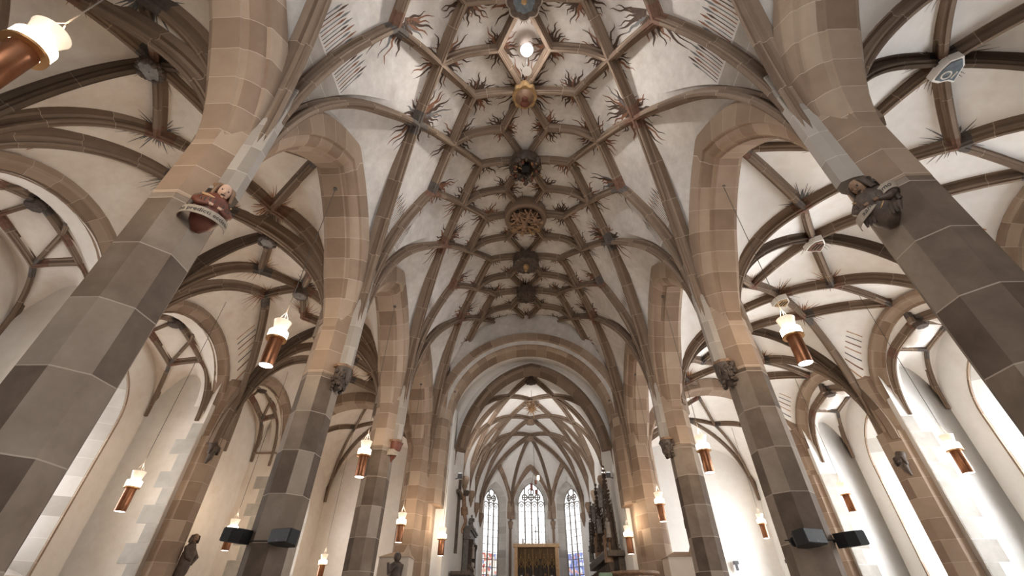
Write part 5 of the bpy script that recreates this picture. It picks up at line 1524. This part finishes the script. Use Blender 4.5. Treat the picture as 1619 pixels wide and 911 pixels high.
# wall monument
def statue(mb, c, h, rnd=None):
    c = Vector(c)
    mb.tube([c, c + Vector((0, 0, .3 * h)), c + Vector((0, 0, .6 * h)), c + Vector((0, 0, .78 * h)), c + Vector((0, 0, .84 * h))], [.16 * h, .14 * h, .13 * h, .15 * h, .05 * h], 10)
    mb.ball(c + Vector((0, 0, .92 * h)), .08 * h, 10, sq=(1, 1, 1.2))
    mb.tube([c + Vector((0, .13 * h, .75 * h)), c + Vector((-.1 * h, .2 * h, .58 * h)), c + Vector((-.16 * h, .08 * h, .55 * h))], [.05 * h, .045 * h, .03 * h], 7)
    mb.tube([c + Vector((0, -.13 * h, .75 * h)), c + Vector((-.1 * h, -.2 * h, .62 * h)), c + Vector((-.12 * h, -.22 * h, .8 * h))], [.05 * h, .045 * h, .03 * h], 7)
t = thing('wall_monument', 'grey columned wall monument with leafy crest, beside the crucifix', 'monument', (XW, 32.6, -.25))
m = MB(); m.box(.02, .35, -1.5, 1.5, 2.0, 6.1); m.build('back_slab', M['grey_stone'], t)
m = MB()
for z0, z1, d in ((6.0, 6.16, .5), (6.16, 6.5, .42), (6.5, 6.62, .54), (6.62, 6.74, .62)): m.box(.02, d, -1.6 - d * .1, 1.6 + d * .1, z0, z1)
m.build('cornice', M['grey_stone'], t)
for y in (-1.25, 1.25):
    m = MB(); m.lathe([(.2, 2.4), (.15, 2.5), (.15, 5.6), (.17, 5.7), (.22, 5.85), (.22, 6.02)], (.42, y, 0), 12); m.build('column', M['boss_dark'], t, smooth=40)
m = MB(); statue(m, (.5, 0, 3.2), 1.7); statue(m, (.5, -.1, 5.1), .8); m.build('pale_statue', M['marble'], t, smooth=60)
m = MB(); rnd = random.Random(8)
for q in range(40):
    y = rnd.uniform(-.9, .9); zz = 6.75 + rnd.uniform(0, 1) * max(.9 - abs(y), .1); m.ball((.3 + rnd.uniform(-.1, .15), y, zz), rnd.uniform(.06, .13), 6)
statue(m, (.3, 0, 6.74), .9); m.build('crest', M['grey_stone'], t, smooth=50)
t = thing('choir_stall', 'top of a dark wooden choir stall below the crucifix', 'furniture', (XW + .1, 27.2, 0))
m = MB(); m.box(0, .9, -1.0, 1.0, .1, 3.5); m.box(-.02, 1.0, -1.1, 1.1, 3.5, 3.66); m.build('stall_back', M['dark_wood'], t)
m = MB()
for q in range(7): m.lathe([(.08, 3.66), (.05, 3.75), (.09, 3.82), (.015, 3.98)], (.9, -.95 + .316 * q, 0), 8)
m.build('finials', M['dark_wood'], t, smooth=40)
# carved tabernacle: three openwork spires with figures
t = thing('carved_tabernacle', 'towering dark carved tabernacle with three spiky spires and figures on the white choir wall', 'monument', (CX + CHW, 28.6, 0))
def spire(y, zb, zt, name, x0=-.45, seed=1):
    rnd = random.Random(seed); m = MB()
    H = zt - zb
    m.tube([(x0, y, zb), (x0, y, zb + H * .5), (x0, y, zt)], [.20, .13, .03], 6)
    n = int(H / .17)
    for q in range(n):
        z = zb + H * q / n; R = lerp(.42, .06, q / n)
        for e in range(4):
            a = PI / 4 + e * PI / 2 + rnd.uniform(-.2, .2)
            p = Vector((x0 + R * math.cos(a), y + R * math.sin(a), z))
            if q % 3 == 0: m.tube([Vector((x0, y, z + .05)), p, p + Vector((.0, 0, .16))], [.05, .045, .02], 5)
            else: m.ball(p * 1.0, rnd.uniform(.035, .075), 6)
    for e in range(4):
        a = PI / 4 + e * PI / 2; m.tube([(x0 + .36 * math.cos(a), y + .36 * math.sin(a), zb), (x0 + .3 * math.cos(a), y + .3 * math.sin(a), zb + H * .45), (x0 + .3 * math.cos(a), y + .3 * math.sin(a), zb + H * .62)], [.05, .04, .01], 5)
    m.ball((x0, y, zt + .06), .09, 8); m.build(name, M['dark_wood'], t, smooth=50)
spire(-2.6, 4.4, 8.6, 'spire', -.5, 1); spire(1.0, 4.9, 8.5, 'spire', -.5, 2); spire(4.2, 5.2, 8.1, 'spire', -.5, 3)
for (y, z, h) in ((-2.6, 4.0, 1.5), (-2.3, 6.6, 1.2), (1.0, 4.6, 1.3), (1.1, 6.5, 1.0), (4.2, 4.7, 1.1), (-3.4, 5.0, .9), (-.6, 5.6, .9)):
    m = MB(); statue(m, (-.75, y, z), h); m.build('figure', M['brown_wood'] if h > 1.2 else M['grey_stone'], t, smooth=60)
m = MB(); m.box(-.85, -.02, -3.1, 4.9, 4.25, 4.5); m.box(-.3, -.02, -2.8, 4.6, 2.0, 4.25)
for q in range(12): m.lathe([(.06, 2.0), (.1, 3.6), (.16, 4.0)], (-.7, -2.9 + .68 * q, 0), 7)
m.build('carved_base', M['dark_wood'], t, smooth=30)
m = MB()
m.box(-.86, -.78, -3.1, 4.9, 4.48, 4.54)
for q in range(25): m.ball((-.83, -3.0 + .32 * q, 4.56), .08, 6)
m.build('cresting', M['grey_stone'], t, smooth=50)
# winged altarpiece
t = thing('altarpiece', 'gilded altarpiece shrine with carved canopies under the middle apse window', 'altar', (CX + .28, 40.0, 0))
m = MB()
for x in (-1.62, 1.62): m.box(x - .13, x + .13, -.2, .3, 2.2, 6.45)
m.box(-1.85, 1.85, -.28, .3, 6.38, 6.62); m.box(-1.75, 1.75, -.2, .3, 2.0, 2.25); fr = m.build('frame', M['gold'], t)
m = MB(); m.box(-1.5, 1.5, .2, .3, 2.2, 6.4); m.build('back_panel', M['dark_wood'], t)
m = MB(); rnd = random.Random(3)
for q in range(5):
    x = -1.2 + .6 * q
    for k in range(7):
        xx = x - .24 + .08 * k; zt = 6.35; zb = 5.35 - .25 * abs(math.sin((k - 3) * .5)) + rnd.uniform(-.1, .1); m.tube([(xx, 0, zt), (xx, -.02, zb)], [.02, .03], 5)
    for e in (-1, 1):
        m.tube([(x + e * .28, -.05, 4.9), (x + e * .26, -.08, 5.25), (x + e * .1, -.1, 5.55), (x, -.12, 5.8)], .03, 5)
        m.tube([(x + e * .28, -.05, 5.5), (x + e * .1, -.1, 5.2), (x - e * .1, -.1, 5.0)], .025, 5)
    m.tube([(x - .3, -.06, 4.4), (x - .3, -.06, 6.3)], .035, 6); m.ball((x, -.12, 5.88), .06, 6)
m.tube([(1.5, -.06, 4.4), (1.5, -.06, 6.3)], .035, 6)
m.build('canopy_tracery', M['gold_dull'], t, smooth=40)
for i, x in enumerate((-1.2, -.75, -.3, .65, 1.15)):
    m = MB(); statue(m, (x, -.02, 3.2), 1.35 + .1 * (i % 2)); m.build('figure', M['marble'] if i % 2 == 0 else M['brown_wood'], t, smooth=60)
m = MB(); m.box(.18, .36, -.1, .1, 2.2, 5.6); m.build('dark_post', M['dark_wood'], t)
m = MB()
for q in range(9): 
    x = -1.6 + .4 * q; m.tube([(x - .18, 0, 6.62), (x - .08, 0, 6.78), (x, 0, 6.72), (x + .08, 0, 6.8), (x + .18, 0, 6.62)], .025, 5)
statue(m, (-1.05, 0, 6.62), .45); statue(m, (1.0, 0, 6.62), .45); m.build('cresting', M['marble'], fr, smooth=50)
m = MB(); m.box(-.03, .03, -.02, .02, 6.62, 7.9); m.box(-.2, .2, -.02, .02, 7.5, 7.56); m.build('top_cross', M['marble'], fr)
m = MB(); m.box(-2.0, 2.0, -.6, .4, 0.0, 2.0); m.build('altar_base', M['grey_stone'], t)
# golden star and hanging lamp cluster
t = thing('hanging_star', 'golden spiked star hanging under the choir vault', 'ornament', (CX + .02, 27.6, 12.85))
m = MB()
for q in range(14):
    a = 2 * PI * q / 14; L = .62 if q % 2 else .42
    m.tube([(0, 0, 0), (L * math.cos(a), .08 * math.sin(3 * a), L * math.sin(a))], [.08, .008], 5)
m.ball((0, 0, 0), .15, 10); m.build('star', M['gold'], t, smooth=40)
m = MB(); m.tube([(0, 0, .1), (0, 0, 1.3)], .012, 5); m.build('wire', M['cord'], t)
m = MB(); m.tube([(-.25 + .38 * math.cos(a), .0 + .38 * math.sin(a), .28) for a in [2 * PI * q / 20 for q in range(21)]], .025, 5); m.build('ring', M['gold_dull'], t, smooth=40)
t = thing('hanging_lamp_cluster', 'cluster of small red-brown lamps hanging before the middle apse window', 'lamp', (CX + .22, 36.0, 9.4))
m = MB(); m.tube([(0, 0, 1.8), (0, 0, 4.6)], .015, 5)
for q in range(5):
    a = 2 * PI * q / 5; m.tube([(0, 0, 1.8), (.3 * math.cos(a), .3 * math.sin(a), 1.4 - .28 * q)], .01, 4)
m.build('cords', M['cord'], t)
for q in range(5):
    a = 2 * PI * q / 5; m = MB(); m.lathe([(.09, 0), (.09, .3)], (.3 * math.cos(a), .3 * math.sin(a), 1.1 - .28 * q), 10); m.build('lamp', M['red_paint'] if q else M['lamp_glass'], t, smooth=40)
# gabled stone blocks before the choir arch, statue and pulpit
for s in (-1, 1):
    t = thing('gabled_block', 'gabled pale stone block at the foot of the choir arch, %s side' % ('crucifix' if s < 0 else 'tabernacle'), 'stone block', (s * (5.72 if s < 0 else 6.2), 21.4, 0), 'gabled stone blocks')
    m = MB(); m.box(-.62, .62, -.5, .5, 0, 3.72); m.build('block', M['block'], t)
    m = MB(); m.add([(-.66, -.54, 3.72), (.66, -.54, 3.72), (.66, .54, 3.72), (-.66, .54, 3.72), (-.2, 0, 3.95), (.5, 0, 3.95)], [(0, 1, 5, 4), (1, 2, 5), (2, 3, 4, 5), (3, 0, 4), (0, 3, 2, 1)]); m.add([(.3, -.54, 3.72), (.66, -.54, 3.72), (.48, -.3, 4.25), (.66, -.1, 3.72), (.3, -.1, 3.72)], [(0, 1, 2), (1, 3, 2), (3, 4, 2), (4, 0, 2)]); m.build('gable', M['arch'], t)
t = thing('statue', 'dark stone figure in silhouette before the gabled block on the crucifix side', 'sculpture', (-5.5, 20.6, 0))
m = MB(); statue(m, (0, 0, 1.9), 1.95); m.build('figure', M['dark_wood'], t, smooth=60)
m = MB(); m.lathe([(.45, 0), (.4, .15), (.32, .3), (.32, 1.7), (.42, 1.9)], (0, 0, 0), 10); m.build('pedestal', M['grey_stone'], t)
t = thing('pulpit', 'curved brown top of a wooden pulpit at the bottom edge', 'pulpit', (4.05, 20.6, 0))
m = MB(); m.lathe([(.9, 3.03), (.98, 3.08), (.98, 3.16), (.5, 3.2), (.02, 3.2)], (0, 0, 0), 24); m.build('top', M['brown_wood'], t, smooth=30)
m = MB(); m.lathe([(.35, 0), (.3, .4), (.3, 1.5), (.85, 2.0), (.85, 3.03)], (0, 0, 0), 8); m.build('body', M['brown_wood'], t)
t = thing('green_lectern', 'pale green covered lectern top beside the pulpit at the bottom edge', 'lectern', (2.88, 20.4, 0))
m = MB(); m.box(-.24, .24, -.2, .2, 2.86, 3.12); m.build('cover', M['green'], t)
m = MB(); m.lathe([(.3, 0), (.08, .15), (.07, 2.86)], (0, 0, 0), 10); m.build('post', M['brown_wood'], t)
# small wall fittings
def fitting(loc, fx, label):
    t = thing('wall_spotlight', label, 'lamp', loc, 'small wall spotlights')
    m = MB(); m.box(-.12, .12, -.1, .1, .0, .16); m.build('housing', M['steel'], t)
    m = MB(); m.box(-.05, .05, -.06, .06, -.28, .0); m.build('arm', M['steel'], t)
fitting((11.3, 28.4, 4.15), -1, 'small dark wall spotlight low on the far white wall, near the third bright-side pier')
fitting((13.65, 27.4, 4.12), -1, 'small dark wall spotlight low on the far white wall, near the second bright-side pier')
t = thing('lamp_post', 'thin grey mast with a small box beside the third bright-side pier', 'lamp', (7.0, 21.9, 0))
m = MB(); m.tube([(0, 0, 0), (0, 0, 4.9)], .03, 8); m.build('mast', M['steel'], t)
m = MB(); m.box(-.12, .12, -.1, .1, 4.9, 5.25); m.build('head', M['grey_stone'], t)
